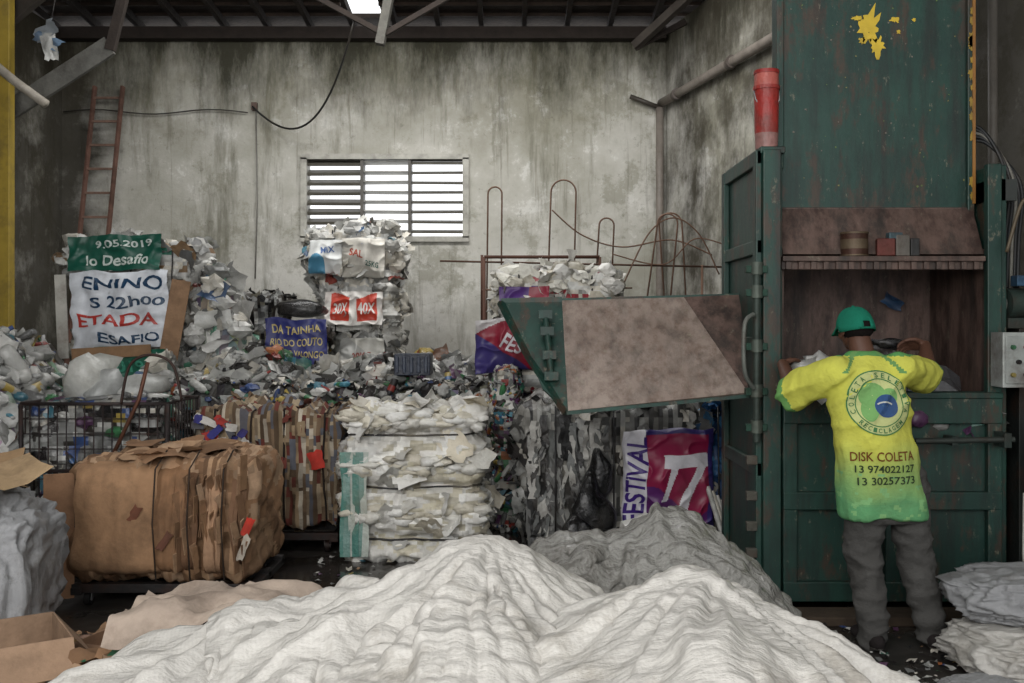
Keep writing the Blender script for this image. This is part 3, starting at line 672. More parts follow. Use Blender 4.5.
mb=MB()
mb.box((1.53,5.78,1.98),(2.66,5.82,2.28),g)
mb.add([(1.53,5.775,2.27),(2.66,5.775,2.27),(2.66,5.64,2.0),(1.53,5.64,2.0)],[[0,1,2,3]],g)
mb.box((1.51,5.57,1.955),(2.64,5.8,1.985),g)
mb.box((1.51,5.6,1.91),(2.64,5.63,1.96),g)
for k in range(16): mb.box((1.53+k*.07,5.58,1.91),(1.56+k*.07,5.62,1.955),g)
mb.box((1.52,5.66,.3),(1.54,6.45,1.96),g); mb.box((2.68,5.66,.3),(2.70,6.45,1.96),g); mb.box((1.53,6.42,.3),(2.7,6.46,2.4),g); mb.box((1.53,5.66,.9),(2.69,6.44,.93),g)
mb.box((1.53,5.66,2.0),(2.69,6.44,2.03),g)
mb.obj('chamber',M_rust,press,bevel=.004)
mb=MB()
def splat(x,z,r,col,y=5.796,sx=1,sz=1):
    n=26;sd=R.random()*40;vs=[(x,y,z)]
    for i in range(n):
        a=6.283*i/n; q=r*(.6+.9*abs(noise.noise(V((math.cos(a)*2.5,math.sin(a)*2.5,sd)))))*(.7+.6*R.random()); vs.append((x+q*math.cos(a)*sx,y,z+q*math.sin(a)*sz))
    mb.add(vs,[[0,(i+1)%n+1,i+1] for i in range(n)],col)
YL=S(206,176,52)
splat(2.07,3.32,.07,YL,sz=1.5);splat(2.12,3.22,.045,YL,sz=1.4);splat(2.0,3.38,.03,YL,sx=1.6,sz=.5);splat(2.22,3.37,.028,YL,sx=1.4,sz=.7);splat(2.33,3.37,.014,YL);splat(2.24,3.3,.014,YL);splat(2.03,3.25,.02,YL)
for _ in range(60): splat(R.uniform(1.6,2.62),R.uniform(2.35,3.5),R.uniform(.003,.008),R.choice([S(96,120,64),S(120,116,70),S(110,106,96)]))
for _ in range(14): 
    z=R.uniform(2.3,3.6); splat(2.65,z,R.uniform(.008,.02),S(160,130,50),y=5.765,sz=2.5)
mb.box((2.655,5.763,2.3),(2.672,5.769,4.6),S(150,104,48))
mb.obj('paint_marks',M_pvc,press)
mb=MB()
mb.cyl((1.36,5.56,.95),(1.36,5.56,1.9),.022,.022,S(60,70,64),12)
for z in(1.0,1.2,1.45,1.75,1.88): mb.cyl((1.36,5.56,z),(1.36,5.56,z+.07),.034,.034,S(84,92,84),12); mb.box((1.3,5.55,z+.01),(1.42,5.6,z+.05),S(36,66,54))
mb.smooth_tube([(1.33,5.5,1.25),(1.27,5.46,1.35),(1.27,5.46,1.6),(1.33,5.5,1.66)],.013,S(110,114,108))
mb.cyl((2.2,5.46,.965),(2.74,5.46,.975),.017,.017,S(60,66,62),12); mb.box((2.68,5.44,.93),(2.72,5.6,1.01),S(50,60,56)); mb.box((2.4,5.45,.94),(2.43,5.57,.99),S(50,60,56))
for z in (.3,.45,.62,.82): mb.box((1.31,5.58,z),(1.37,5.62,z+.05),S(84,82,74))
mb.obj('latch_hardware',M_metal,press,bevel=.003)
mb=MB()
mb.add([(.32,5.7,1.10),(1.34,5.68,1.205),(1.06,6.2,1.765),(.31,6.2,1.745)],[[0,1,2,3]],g,0); mb.add([(1.34,5.68,1.205),(1.41,6.2,1.78),(1.06,6.2,1.765)],[[0,1,2]],g,1)
mb.add([(.32,5.7,1.10),(.31,6.2,1.745),(-.06,6.2,1.74),(.10,5.98,1.42),(.18,5.82,1.22)],[[0,1,2,3,4]],g,2)
mb.obj('feed_tray',[M_rustl,M_rust,M_green],press,solid=-.02)
mb=MB()
mb.beam((.31,6.2,1.755),(1.41,6.2,1.785),.04,.02,g); mb.beam((-.07,6.2,1.745),(.31,6.2,1.755),.05,.04,g); mb.beam((.31,5.69,1.10),(1.35,5.67,1.2),.03,.02,g)
mb.beam((.10,5.96,1.41),(-.07,6.18,1.74),.04,.03,g); mb.beam((.31,5.69,1.1),(.10,5.96,1.41),.04,.03,g)
mb.cyl((.23,5.8,1.28),(.2,6.05,1.68),.02,.02,g,10)
for t in(.05,.35,.7,.95): p=V((.23,5.8,1.28)).lerp(V((.2,6.05,1.68)),t); mb.box(p-V((.04,.03,.02)),p+V((.04,.02,.03)),g)
mb.obj('feed_tray_frame',M_green,press)
mb=MB()
mb.box((2.66,5.42,1.26),(2.83,5.56,1.56),S(172,176,172)); mb.box((2.675,5.412,1.28),(2.815,5.42,1.54),S(160,164,160))
for x,z,c in((2.71,1.48,S(60,110,76)),(2.78,1.48,S(140,56,50)),(2.74,1.4,S(30,30,30)),(2.71,1.33,S(150,136,76)),(2.78,1.33,S(50,50,55))): mb.cyl((x,5.412,z),(x,5.395,z),.013,.012,c,12)
mb.box((2.7,5.56,1.3),(2.76,5.64,1.5),S(60,64,62))
mb.cyl((2.8,5.7,1.72),(3.1,5.75,1.72),.09,.09,S(60,74,68),16); mb.cyl((2.8,5.7,1.72),(2.76,5.7,1.72),.05,.05,S(110,114,108),12); mb.box((2.78,5.6,1.58),(3.1,5.9,1.64),S(50,60,56)); mb.box((2.84,5.62,1.82),(2.94,5.7,1.88),S(60,90,116))
mb.box((2.84,5.6,0),(3.1,5.9,1.58),S(40,44,42))
mb.obj('control_box',M_metal,press,bevel=.006)
mb=MB()
for k in range(5):
    o=k*.02; mb.smooth_tube([(2.64,5.93,2.78-o*1.5),(2.76+o*.3,5.9,2.76-o),(2.86+o,5.86,2.58-o),(2.9+o,5.84,2.35),(2.86+o,5.8,2.1),(2.84+o,5.78,1.8)],.011,S(30,32,34) if k!=2 else S(120,118,110),7)
mb.smooth_tube([(2.72,5.5,2.0),(2.8,5.48,2.28),(2.88,5.5,2.2),(2.86,5.55,1.85)],.010,S(90,78,60),6)
mb.tube([(2.98,6.2,0),(2.98,6.2,4.6)],.03,S(96,92,86),8)
mb.box((2.70,5.62,2.3),(2.84,5.9,2.42),S(50,54,52))
mb.obj('hydraulic_hoses',M_pvc,press)
mb=MB(); mb.box((1.56,5.68,.94),(2.66,6.4,1.0),S(60,56,52)); mb.scatter(200,PM,['sheet','blob','bottle'],(.08,.2),off=.08,flt=lambda c,n:c.z>.99 and c.y>5.75); 
mb.blob((1.66,5.8,1.26),(.12,.09,.11),S(180,180,176),.5);mb.blob((1.82,5.87,1.24),(.14,.1,.12),S(150,152,150),.5);mb.blob((2.1,5.87,1.16),(.2,.14,.13),S(110,110,110),.5);mb.blob((2.45,5.87,1.22),(.16,.12,.14),S(80,80,82),.5)
mb.sheet(V((2.42,6.35,1.75)),V((.2,-1,.2)),.08,.14,S(44,76,110),cr=.3)
mb.obj('chamber_waste',M_film,press)
def can(name,x,y,z,r,h,c,c2):
    mb=MB(); mb.cyl((x,y,z),(x,y,z+h),r,r,c,20); mb.cyl((x,y,z),(x,y,z+.008),r*1.04,r*1.04,c2,20); mb.cyl((x,y,z+h-.01),(x,y,z+h),r*1.05,r*1.05,c2,20); mb.cyl((x,y,z+h*.3),(x,y,z+h*.7),r*1.01,r*1.01,c2,20,cap=False)
    mb.cyl((x,y,z+h-.002),(x,y,z+h+.002),r*.9,r*.9,S(30,26,24),20); return mb.obj(name,M_metal,press)
can('paint_can',1.93,5.64,1.987,.075,.135,S(70,46,36),S(100,86,68))
mb=MB()
for (x,z,w,h,c) in((2.1,1.987,.1,.1,S(92,44,38)),(2.19,1.987,.08,.12,S(100,96,90)),(2.26,1.987,.05,.1,S(50,50,50)),(2.15,2.08,.08,.04,S(70,90,96))): mb.box((x-w/2,5.6,z),(x+w/2,5.65,z+h),c,rot=Matrix.Rotation(R.uniform(-.2,.2),3,'Z'))
mb.obj('small_tool_tins',M_metal,press,bevel=.006)
mb=MB(); bx,by,bz=1.455,5.72,2.603
mb.cyl((bx,by,bz),(bx,by,bz+.09),.062,.066,S(160,116,110),20); mb.cyl((bx,by,bz+.09),(bx,by,bz+.34),.066,.07,S(160,46,40),20); mb.cyl((bx,by,bz+.34),(bx,by,bz+.36),.076,.076,S(160,56,50),20); mb.cyl((bx,by,bz+.36),(bx,by,bz+.43),.07,.068,S(186,96,86),20); mb.cyl((bx,by,bz+.43),(bx,by,bz+.45),.072,.072,S(150,44,40),20)
mb.tube([(bx-.072,by,bz+.34)]+[(bx-.078*math.cos(a),by-.03,bz+.34-.12*math.sin(a)) for a in(.5,1,1.57,2.1,2.6)]+[(bx+.072,by,bz+.34)],.004,S(150,150,150),5)
mb.obj('red_bucket',M_plas)
mb=MB(); mb.box((1.3,5.3,0),(2.75,5.5,.05),S(76,64,52)); mb.obj('wooden_plank',M_wood,bevel=.006)

# ================================================================= WORKER
worker=bpy.data.objects.new('worker',None); scene.collection.objects.link(worker)
def remesh(mb,vox,sm):
    ob=mb.obj('tmp',M_cloth); q=ob.modifiers.new('r','REMESH'); q.mode='VOXEL'; q.voxel_size=vox
    q=ob.modifiers.new('s','SMOOTH'); q.iterations=sm; q.factor=.6
    dg=bpy.context.evaluated_depsgraph_get(); dg.update(); me=bpy.data.meshes.new_from_object(ob.evaluated_get(dg))
    vs=[v.co.copy() for v in me.vertices]; ns=[v.normal.copy() for v in me.vertices]; fs=[list(p.vertices) for p in me.polygons]
    bpy.data.objects.remove(ob); bpy.data.meshes.remove(me); return vs,ns,fs
def limb(mb,pts,rad):
    for i,(p,r) in enumerate(zip(pts,rad)):
        mb.sph(p,r,GC)
        if i: mb.cyl(pts[i-1],p,rad[i-1],r,GC,20)
def loft(mb,rings,n=28,pw=2.3):
    vs=[]
    for z,cx,cy,rx,ry in rings:
        for i in range(n):
            a=6.2832*i/n;c,s=math.cos(a),math.sin(a)
            vs.append((cx+rx*math.copysign(abs(c)**(2/pw),c),cy+ry*math.copysign(abs(s)**(2/pw),s),z))
    L=len(rings); fs=[[i*n+k,i*n+(k+1)%n,(i+1)*n+(k+1)%n,(i+1)*n+k] for i in range(L-1) for k in range(n)]
    mb.add(vs,fs+[list(range(n))[::-1],list(range((L-1)*n,L*n))],GC)
def finish(name,vs,ns,fs,colf,mat,wr=None):
    if wr: vs=[v+n*wr(v,n) for v,n in zip(vs,ns)]
    mb=MB(); cs=[]
    for f in fs:
        c=sum((vs[i] for i in f),V())/len(f); cs.append(colf(c))
    mb.add(vs,fs,cs,0,True); return mb.obj(name,mat,worker),vs
Ls=V((1.63,5.0,1.36));Le=V((1.475,5.15,1.275));Rs=V((1.93,5.0,1.375));Re=V((2.13,5.19,1.35))
mb=MB()
loft(mb,[(.645,1.845,4.98,.222,.16),(.72,1.84,4.98,.215,.155),(.85,1.825,4.97,.205,.148),(1.0,1.805,4.97,.195,.14),(1.12,1.79,4.98,.19,.135),(1.25,1.78,5.0,.19,.132),(1.33,1.78,5.02,.2,.12),(1.39,1.78,5.04,.175,.105),(1.43,1.785,5.06,.115,.085),(1.465,1.785,5.08,.072,.068)])
limb(mb,[Ls,Ls.lerp(Le,.5),Le],[.094,.09,.084]); limb(mb,[Rs,Rs.lerp(Re,.5),Re],[.09,.086,.082])
mb.cyl(Ls.lerp(Le,.8),Le+V((-.035,.07,-.045)),.085,.098,GC,20); mb.cyl(Rs.lerp(Re,.8),Re+V((.045,.06,-.02)),.082,.09,GC,20)
vs,ns,fs=remesh(mb,.0115,6)
def wr(p,n):
    w=.011*noise.noise(V((p.x*9+p.z*4,p.y*9,p.z*5)))+.007*noise.noise(V((p.x*20,p.y*20,p.z*9)))
    lo=max(0,(1.0-p.z)/.35); w+=lo*.012*math.sin(p.x*30+4*noise.noise(p*3))*(1 if abs(n.y)>.3 else .4)
    w+=.026*((1-abs(noise.noise(V(((p.x-p.z)*7,3,(p.z+p.x*.4)*5)))))**3-.4)*math.exp(-((p.z-1.22)/.2)**2)
    w+=.018*((1-abs(noise.noise(V(((p.x+p.z*.5)*8,1,p.z*4)))))**3-.4)*math.exp(-((p.z-.85)/.2)**2)
    return w
YW=S(202,202,88);GN=S(98,158,108)
def shc(p):
    t=min(1,max(0,(1.04-p.z+.06*noise.noise(p*6))/.3)); c=tuple(a*(1-t)+b*t for a,b in zip(YW,GN))
    if p.z<.88 and noise.noise(V((p.x*30,p.y*10,p.z*30)))>.32: c=S(126,176,118)
    if p.z>1.445: c=S(84,146,84)
    if p.z>1.36:
        for sx,s_ in((Ls,1),(Rs,-1)):
            if abs((p.x-sx.x)-s_*(p.z-1.36)*.9)<.012: c=S(104,150,90)
    d=(p-Le).dot((Ls-Le).normalized())
    if p.x<1.52 and d<-.05: c=S(104,154,88)
    d=(p-Re).dot((Rs-Re).normalized())
    if p.x>2.0 and d<-.055: c=S(104,154,88)
    return c
shirt,svs=finish('shirt',vs,ns,fs,shc,M_cloth,wr)
bvh=BVHTree.FromPolygons(svs,fs)
def onshirt(x,z,o=.004):
    h=bvh.ray_cast(V((x,4.3,z)),V((0,1,0)))
    y=h[0].y if h[0] else 4.9
    return (x,y-o,z)
mb=MB()
def annul(cx,cz,r0,r1,col,o,n=48,a0=0,a1=6.2832,rings=3,sx=1,sz=1):
    vs=[]
    for j in range(rings+1):
        r=r0+(r1-r0)*j/rings
        for i in range(n+1):
            a=a0+(a1-a0)*i/n; vs.append(onshirt(cx+r*math.cos(a)*sx,cz+r*math.sin(a)*sz,o))
    mb.add(vs,[[j*(n+1)+i,j*(n+1)+i+1,(j+1)*(n+1)+i+1,(j+1)*(n+1)+i] for j in range(rings) for i in range(n)],col)
CX,CZ=1.79,1.222
annul(CX,CZ,.002,.156,S(192,198,136),.004,rings=8); annul(CX,CZ,.15,.156,S(64,120,74),.006); annul(CX,CZ,.112,.117,S(64,120,74),.006)
annul(CX-.035,CZ+.035,.002,.062,S(120,168,102),.006,rings=4,sx=1.1); annul(CX-.05,CZ-.03,.002,.04,S(120,168,102),.0065,rings=3,sz=1.5); annul(CX+.05,CZ+.03,.002,.04,S(120,168,102),.0065,rings=3)
annul(CX+.03,CZ-.015,.002,.056,S(54,82,126),.008,rings=4); annul(CX+.02,CZ-.055,.056,.063,S(190,192,186),.01,a0=.9,a1=2.2,rings=1)
def stext(body,cx,cz,w,h,col,ang=0,o=.007):
    tv,tf=text2d(body,.015); ca,sa=math.cos(ang),math.sin(ang)
    mb.add([onshirt(cx+x*w*ca-y*h*sa,cz+x*w*sa+y*h*ca,o) for x,y in tv],tf,col)
for i,ch in enumerate('COLETA SELETIVA'):
    if ch==' ': continue
    a=math.radians(200-i*15.5); stext(ch,CX+.133*math.cos(a),CZ+.133*math.sin(a),.018,.024,S(64,116,74),a-math.pi/2,.009)
for i,ch in enumerate('RECICLAGEM'):
    a=math.radians(225+i*10); stext(ch,CX+.133*math.cos(a),CZ+.133*math.sin(a),.016,.022,S(64,116,74),a+math.pi/2,.009)
stext('DISK COLETA',1.795,.965,.30,.045,S(110,64,34),.03); stext('13 974022127',1.805,.905,.28,.036,S(40,56,40),.03); stext('13 30257373',1.81,.848,.27,.038,S(40,56,40),.05)
mb.obj('shirt_print',M_cloth,worker)
mb=MB()
loft(mb,[(.62,1.87,4.98,.17,.12),(.75,1.87,4.98,.19,.14),(.88,1.85,4.98,.18,.13),(.97,1.84,4.98,.165,.12)])
limb(mb,[V((1.785,4.98,.84)),V((1.765,4.985,.62)),V((1.755,5.0,.47)),V((1.775,4.97,.25)),V((1.79,4.95,.1)),V((1.79,4.96,.055))],[.11,.1,.086,.078,.07,.072])
limb(mb,[V((1.95,4.98,.84)),V((1.985,4.985,.62)),V((2.01,5.0,.47)),V((2.05,4.97,.25)),V((2.085,4.96,.1)),V((2.09,4.97,.055))],[.11,.1,.086,.078,.07,.072])
vs,ns,fs=remesh(mb,.011,5)
def pw_(p,n):
    k=1.0 if p.z<.55 else .5
    return .012*noise.noise(V((p.x*9,p.y*9,p.z*14)))+.02*k*((1-abs(noise.noise(V((p.x*6,p.y*6,p.z*13)))))**3-.4)+.006*noise.noise(V((p.x*24,p.y*24,p.z*40)))
finish('trousers',vs,ns,fs,lambda p:S(80,79,77) if noise.noise(p*5)>-.2 else S(73,72,70),M_trous,pw_)
for k,(x,y,a) in enumerate(((1.785,4.95,.1),(2.095,4.96,-.35))):
    mb=MB(); rt=Matrix.Rotation(a,3,'Z')
    for (yy,z,rx,ry,rz_) in((-.04,.045,.042,.06,.045),(.05,.05,.045,.08,.045),(.13,.04,.05,.08,.036)):
        mb.sph(V((x,y,z))+rt@V((0,yy,0)),V((rx,ry,rz_)),GC,rot=rt)
    vs,ns,fs=remesh(mb,.008,4)
    for v in vs: v.z=max(v.z,.002)
    finish('shoe_%d'%k,vs,ns,fs,lambda p:S(130,126,120) if p.z<.022 else S(44,40,40),M_trous)
SK=S(86,58,45)
def hand(mb,w,d,side,nrm,curl,s=1.0):
    d=d.normalized(); side=(side-d*side.dot(d)).normalized(); nrm=d.cross(side)*(1 if d.cross(side).dot(nrm)>0 else -1)
    L=.085*s
    for k,(o,fl) in enumerate(((.03,.072),(.01,.08),(-.01,.075),(-.029,.058))):
        kn=w+d*L*(1-.04*abs(k-1))+side*o*s
        limb(mb,[w+side*o*.45*s,w+d*L*.5+side*o*.8*s,kn],[.015*s,.0145*s,.0125*s])
        p=kn;a=0;pts=[kn];
        for seg,fr in enumerate((.45,.32,.25)):
            a+=curl[seg]+.06*k; dd=d*math.cos(a)+nrm*math.sin(a); p=p+dd*fl*fr*1.05*s; pts.append(p)
        limb(mb,pts,[.0115*s,.0098*s,.009*s,.0078*s])
    t0=w+d*.02*s+side*.022*s; t1=t0+(d*.6+side*.75+nrm*.25).normalized()*.042*s; t2=t1+(d*.85+side*.35+nrm*.45).normalized()*.032*s; t3=t2+(d*.9+nrm*.5).normalized()*.024*s
    limb(mb,[t0,t1,t2,t3],[.016*s,.0125*s,.0105*s,.009*s])
def arm(name,el,wr_,hd,side,nrm,curl):
    mb=MB(); limb(mb,[el,el.lerp(wr_,.35),el.lerp(wr_,.75),wr_],[.046,.044,.034,.028]); hand(mb,wr_,hd,side,nrm,curl)
    vs,ns,fs=remesh(mb,.0042,3); finish(name,vs,ns,fs,lambda p:SK,M_skin)
arm('left_arm',V((1.45,5.17,1.28)),V((1.46,5.4,1.39)),V((.55,1,.1)),V((1,-.3,.6)),V((.1,0,-1)),(.45,.5,.45))
arm('right_arm',V((2.165,5.22,1.36)),V((2.24,5.42,1.49)),V((-.85,.5,.05)),V((-.5,-.5,.7)),V((-.2,.3,-1)),(.45,.5,.45))
mb=MB()
mb.blob((1.6,5.49,1.36),(.1,.07,.06),S(190,190,186),.5,sm=True,fr=2.4); mb.blob((1.7,5.54,1.4),(.09,.07,.05),S(205,205,202),.5,sm=True,fr=2.4); mb.sheet(V((1.58,5.47,1.34)),V((0,-.5,1)),.2,.14,S(170,170,166),k=6); mb.sheet(V((1.68,5.52,1.3)),V((0,-1,.3)),.2,.2,S(185,185,180),k=6)
mb.blob((2.08,5.52,1.495),(.12,.05,.035),S(28,28,30),.5,sm=True,fr=2.4); mb.sheet(V((2.0,5.54,1.47)),V((0,-1,.4)),.24,.12,S(34,34,38),k=6); mb.sheet(V((1.98,5.58,1.38)),V((0,-1,.4)),.2,.2,S(56,56,60),k=6)
mb.obj('held_plastic',M_film,worker)
HX=.045
hc=V((1.715+HX,5.13,1.585)); hr=Matrix.Rotation(.25,3,'Z')@Matrix.Rotation(-.2,3,'X')
H=lambda x,y,z:hc+hr@V((x,y,z))
mb=MB()
mb.sph(H(0,-.005,.02),V((.074,.093,.085)),GC,rot=hr); mb.sph(H(0,.025,-.045),V((.058,.066,.062)),GC,rot=hr); mb.sph(H(0,.06,-.082),V((.028,.028,.024)),GC,rot=hr)
limb(mb,[V((1.785,5.07,1.42)),H(0,-.02,-.06)],[.064,.056])
mb.sph(H(0,.102,-.02),V((.014,.02,.016)),GC,rot=hr); mb.cyl(H(0,.085,.015),H(0,.105,-.02),.008,.012,GC)
for s_ in(-1,1): mb.sph(H(s_*.076,0,-.012),V((.009,.02,.033)),GC,rot=hr); mb.sph(H(s_*.03,.085,.018),V((.024,.012,.008)),GC,rot=hr); mb.sph(H(s_*.04,.06,-.03),V((.024,.02,.02)),GC,rot=hr)
mb.sph(H(0,.088,-.055),V((.026,.012,.01)),GC,rot=hr)
vs,ns,fs=remesh(mb,.005,3)
def hcf(p):
    q=hr.transposed()@(p-hc)
    if abs(q.z+.055)<.008 and q.y>.08 and abs(q.x)<.024: return S(110,55,48)
    if q.y<.02 and q.z>-.05 and abs(q.x)<.083 and q.y>-.12 and not(abs(q.x)>.072): return S(26,22,20)
    return SK
finish('head',vs,ns,fs,hcf,M_skin)
mb=MB()
for s_ in(-1,1): mb.sph(H(s_*.03,.088,.002),V((.012,.008,.008)),S(225,220,212),rot=hr); mb.sph(H(s_*.03,.0945,.002),.004,S(30,20,16))
mb.obj('eyes',M_skin,worker)
mb=MB()
mb.sph(H(0,-.022,-.005),V((.079,.086,.072)),S(24,20,19),rot=hr); mb.obj('hair',M_trous,worker)
mb=MB(); CG=S(30,112,90); n=28;rows=9;vs=[];cs=[];fs=[]
for j in range(rows+1):
    t=j/rows*math.pi/2
    for i in range(n):
        a=6.2832*i/n; rr=math.cos(t)**.75; k=1+.012*math.cos(a*6)
        z=.0+.11*math.sin(t)-.025*(math.sin(a)<0)*(1-j/rows)
        vs.append(H(.093*k*rr*math.cos(a),-.004+.108*k*rr*math.sin(a),z))
for j in range(rows):
    for i in range(n):
        i2=(i+1)%n; am=(i+.5)/n*360
        if j<2 and 255<am<285: continue
        fs.append([j*n+i,j*n+i2,(j+1)*n+i2,(j+1)*n+i]); cs.append(CG)
mb.add(vs,fs,cs,0,True)
pts=[H(.094*math.cos(a),-.004+.11*math.sin(a),-.02) for a in [math.radians(q) for q in range(244,300,5)]]; mb.tube(pts,.006,S(24,96,76))
mb.sph(H(0,-.004,.112),V((.009,.009,.005)),CG)
pv=[];K=12
for j in range(5):
    for i in range(K+1):
        a=math.radians(25+130*i/K); rr=j/4
        pv.append(H(.09*math.cos(a)*(1-.1*rr),.1*math.sin(a)+rr*.075*math.sin(a)**.7,.008-.016*rr-.012*abs(math.cos(a))*rr))
mb.add(pv,[[j*(K+1)+i,j*(K+1)+i+1,(j+1)*(K+1)+i+1,(j+1)*(K+1)+i] for j in range(4) for i in range(K)],CG,0,True)
mb.obj('cap',M_trous,worker,solid=.004)

# ================================================================= FOREGROUND SACKS (cloth draped)
def drape(name,ridges,x0,x1,y0,y1,res,frames,mat,seed,peak=(0,0),shrink=-.08,fold=.05,stiff=.6,crease=1.0,under=()):
    hf0=hmax(*(list(ridges)+list(under))); hf=lambda x,y:max(0,hf0(x,y))
    st=.05; nx=int((x1-x0+.6)/st);ny=int((y1-y0+.6)/st); vs=[];fs=[]
    for i in range(nx+1):
        for j in range(ny+1):
            x=x0-.3+i*st;y=y0-.3+j*st; z=hf(x,y); z+=.05*noise.noise(V((x*4,y*4,seed)))*min(1,z*3); vs.append((x,y,max(0.0,z)))
    for i in range(nx):
        for j in range(ny): fs.append([i*(ny+1)+j,(i+1)*(ny+1)+j,(i+1)*(ny+1)+j+1,i*(ny+1)+j+1])
    me=bpy.data.meshes.new('col'); me.from_pydata(vs,[],fs); col=bpy.data.objects.new('col',me); scene.collection.objects.link(col)
    col.modifiers.new('c','COLLISION'); col.collision.thickness_outer=.014; col.collision.cloth_friction=12
    gx=res; gy=int(res*(y1-y0)/(x1-x0)); gv=[];gf=[]
    for i in range(gx+1):
        for j in range(gy+1):
            x=x0+(x1-x0)*i/gx;y=y0+(y1-y0)*j/gy
            xe=x+.05*noise.noise(V((x,y*2.5,seed)));ye=y+.05*noise.noise(V((x*2.5,y,seed+4)))
            gv.append((xe,ye,hf(x,y)+.1+fold*noise.noise(V((x*2.3+y,y*3.1,seed*2)))+fold*.6*noise.noise(V((x*7,y*5,seed*3)))))
    for i in range(gx):
        for j in range(gy): gf.append([i*(gy+1)+j,(i+1)*(gy+1)+j,(i+1)*(gy+1)+j+1,i*(gy+1)+j+1])
    me=bpy.data.meshes.new('cl'); me.from_pydata(gv,[],gf); uvl=me.uv_layers.new(name='UVMap')
    for p in me.polygons:
        for li,vi in zip(p.loop_indices,p.vertices): uvl.data[li].uv=(gv[vi][0],gv[vi][1])
    cl=bpy.data.objects.new('cl',me); scene.collection.objects.link(cl)
    ok=False
    try:
        m=cl.modifiers.new('cl','CLOTH'); s=m.settings; s.quality=5; s.mass=.2; s.tension_stiffness=12; s.compression_stiffness=12; s.shear_stiffness=6; s.bending_stiffness=stiff; s.shrink_min=shrink; s.air_damping=1.5
        m.collision_settings.distance_min=.008; m.collision_settings.use_self_collision=False; m.collision_settings.collision_quality=2
        m.point_cache.frame_start=1; m.point_cache.frame_end=frames+2; scene.frame_end=frames+2
        for f in range(1,frames+1): scene.frame_set(f)
        dg=bpy.context.evaluated_depsgraph_get(); out=bpy.data.meshes.new_from_object(cl.evaluated_get(dg))
        zz=[v.co.z for v in out.vertices]; print('DRAPE',name,min(zz),max(zz),sum(zz)/len(zz)); ok=max(zz)<1.6 and min(zz)>-.6
    except Exception: traceback.print_exc()
    if not ok:
        print('drape fallback'); out=bpy.data.meshes.new(name)
        out.from_pydata([(x,y,hf(x,y)+.02) for x,y,z in gv],[],gf)
    co=[v.co.copy() for v in out.vertices]; no=[v.normal.copy() for v in out.vertices]
    def cz(q,pw):
        return (1-min(1,abs(noise.noise(q))*1.6))**pw
    for i,v in enumerate(out.vertices):
        x,y,z=gv[i]; dx,dy=x-peak[0],y-peak[1]; r=math.hypot(dx,dy); an=math.atan2(dy,dx)
        wx=.35*noise.noise(V((x*1.6,y*1.6,seed))); wy=.35*noise.noise(V((x*1.6,y*1.6,seed+9)))
        m1=.5+.9*noise.noise(V((x*1.3,y*1.3,seed+20))); m1=max(0,min(1,m1)); m2=1-m1
        c=.040*cz(V(((x+wx)*3.0,(y+wy)*1.3,seed)),3)*m1
        c+=.034*cz(V((math.cos(an)*3.4+wx,math.sin(an)*3.4+wy,r*.7+seed)),4)*min(1,r*4)
        c-=.026*cz(V((math.cos(an)*5+wx*2,math.sin(an)*5,r*1.1+seed+7)),4)*min(1,r*4)*m2
        c+=.018*cz(V(((x+y*.7+wx)*8,(y-x*.7+wy)*4,seed+3)),4)*m2
        c+=.014*cz(V(((x-y+wx)*6,(y+x+wy)*11,seed+5)),4)*m1
        c+=.008*cz(V(((x+wy)*16,(y+wx)*13,seed+6)),3)
        v.co=co[i]+no[i]*(c*crease*(1 if no[i].z>=0 else -1))
        if v.co.z<.012: v.co.z=.012
    for p in out.polygons: p.use_smooth=True
    out.materials.clear(); out.materials.append(mat); out.name=name; out.update()
    ob=bpy.data.objects.new(name,out); scene.collection.objects.link(ob)
    bpy.data.objects.remove(cl); bpy.data.objects.remove(col); scene.frame_set(1)
    q=ob.modifiers.new('so','SOLIDIFY'); q.thickness=.006; q.offset=1
    q=ob.modifiers.new('ss','SUBSURF'); q.levels=1; q.render_levels=1
    return ob
up=lambda f,d:(lambda x,y:f(x,y)+d)
A_=[tent(-.45,2.95,.76,-.9,2.9,.66,.5),tent(-.9,2.9,.66,-1.3,2.8,.53,.7),tent(-.9,2.9,.66,-1.0,2.2,.5,.6)]
B_=[tent(-.09,2.8,.965,-.42,2.65,.81,.75),tent(-.42,2.65,.81,-.62,2.25,.66,.9),tent(-.09,2.8,.965,-.12,2.0,.74,.7),tent(-.09,2.8,.965,.02,2.9,.88,1.6)]
C_=[tent(.44,2.5,.94,.16,2.4,.82,.7),tent(.44,2.5,.94,.72,2.45,.81,.8),tent(.72,2.45,.81,.98,2.3,.67,1.0),tent(.44,2.5,.94,.47,1.8,.84,.6),tent(.16,2.4,.82,.08,1.8,.74,.8)]
drape('woven_sack',A_,-1.85,.0,1.7,3.75,140,22,M_sack,1,peak=(-.6,3.0))
drape('woven_sack',B_,-.82,.42,1.4,3.4,130,22,M_sack,6,peak=(-.09,2.8),under=[up(f,.03) for f in A_])
drape('woven_sack',C_,-.02,1.6,1.4,3.05,150,22,M_sack,2,peak=(.44,2.5))
drape('plastic_sheet',[tent(.64,4.05,.80,.25,3.95,.68,1.0),tent(.25,3.95,.68,0,3.9,.52,1.0),tent(.64,4.05,.80,.95,4.35,.44,1.1),tent(.5,3.9,.72,.6,3.6,.5,.9)],-.35,1.35,3.3,4.95,130,20,M_clear,5,peak=(.5,4.0),shrink=-.14,fold=.12,stiff=.12,crease=1.8)
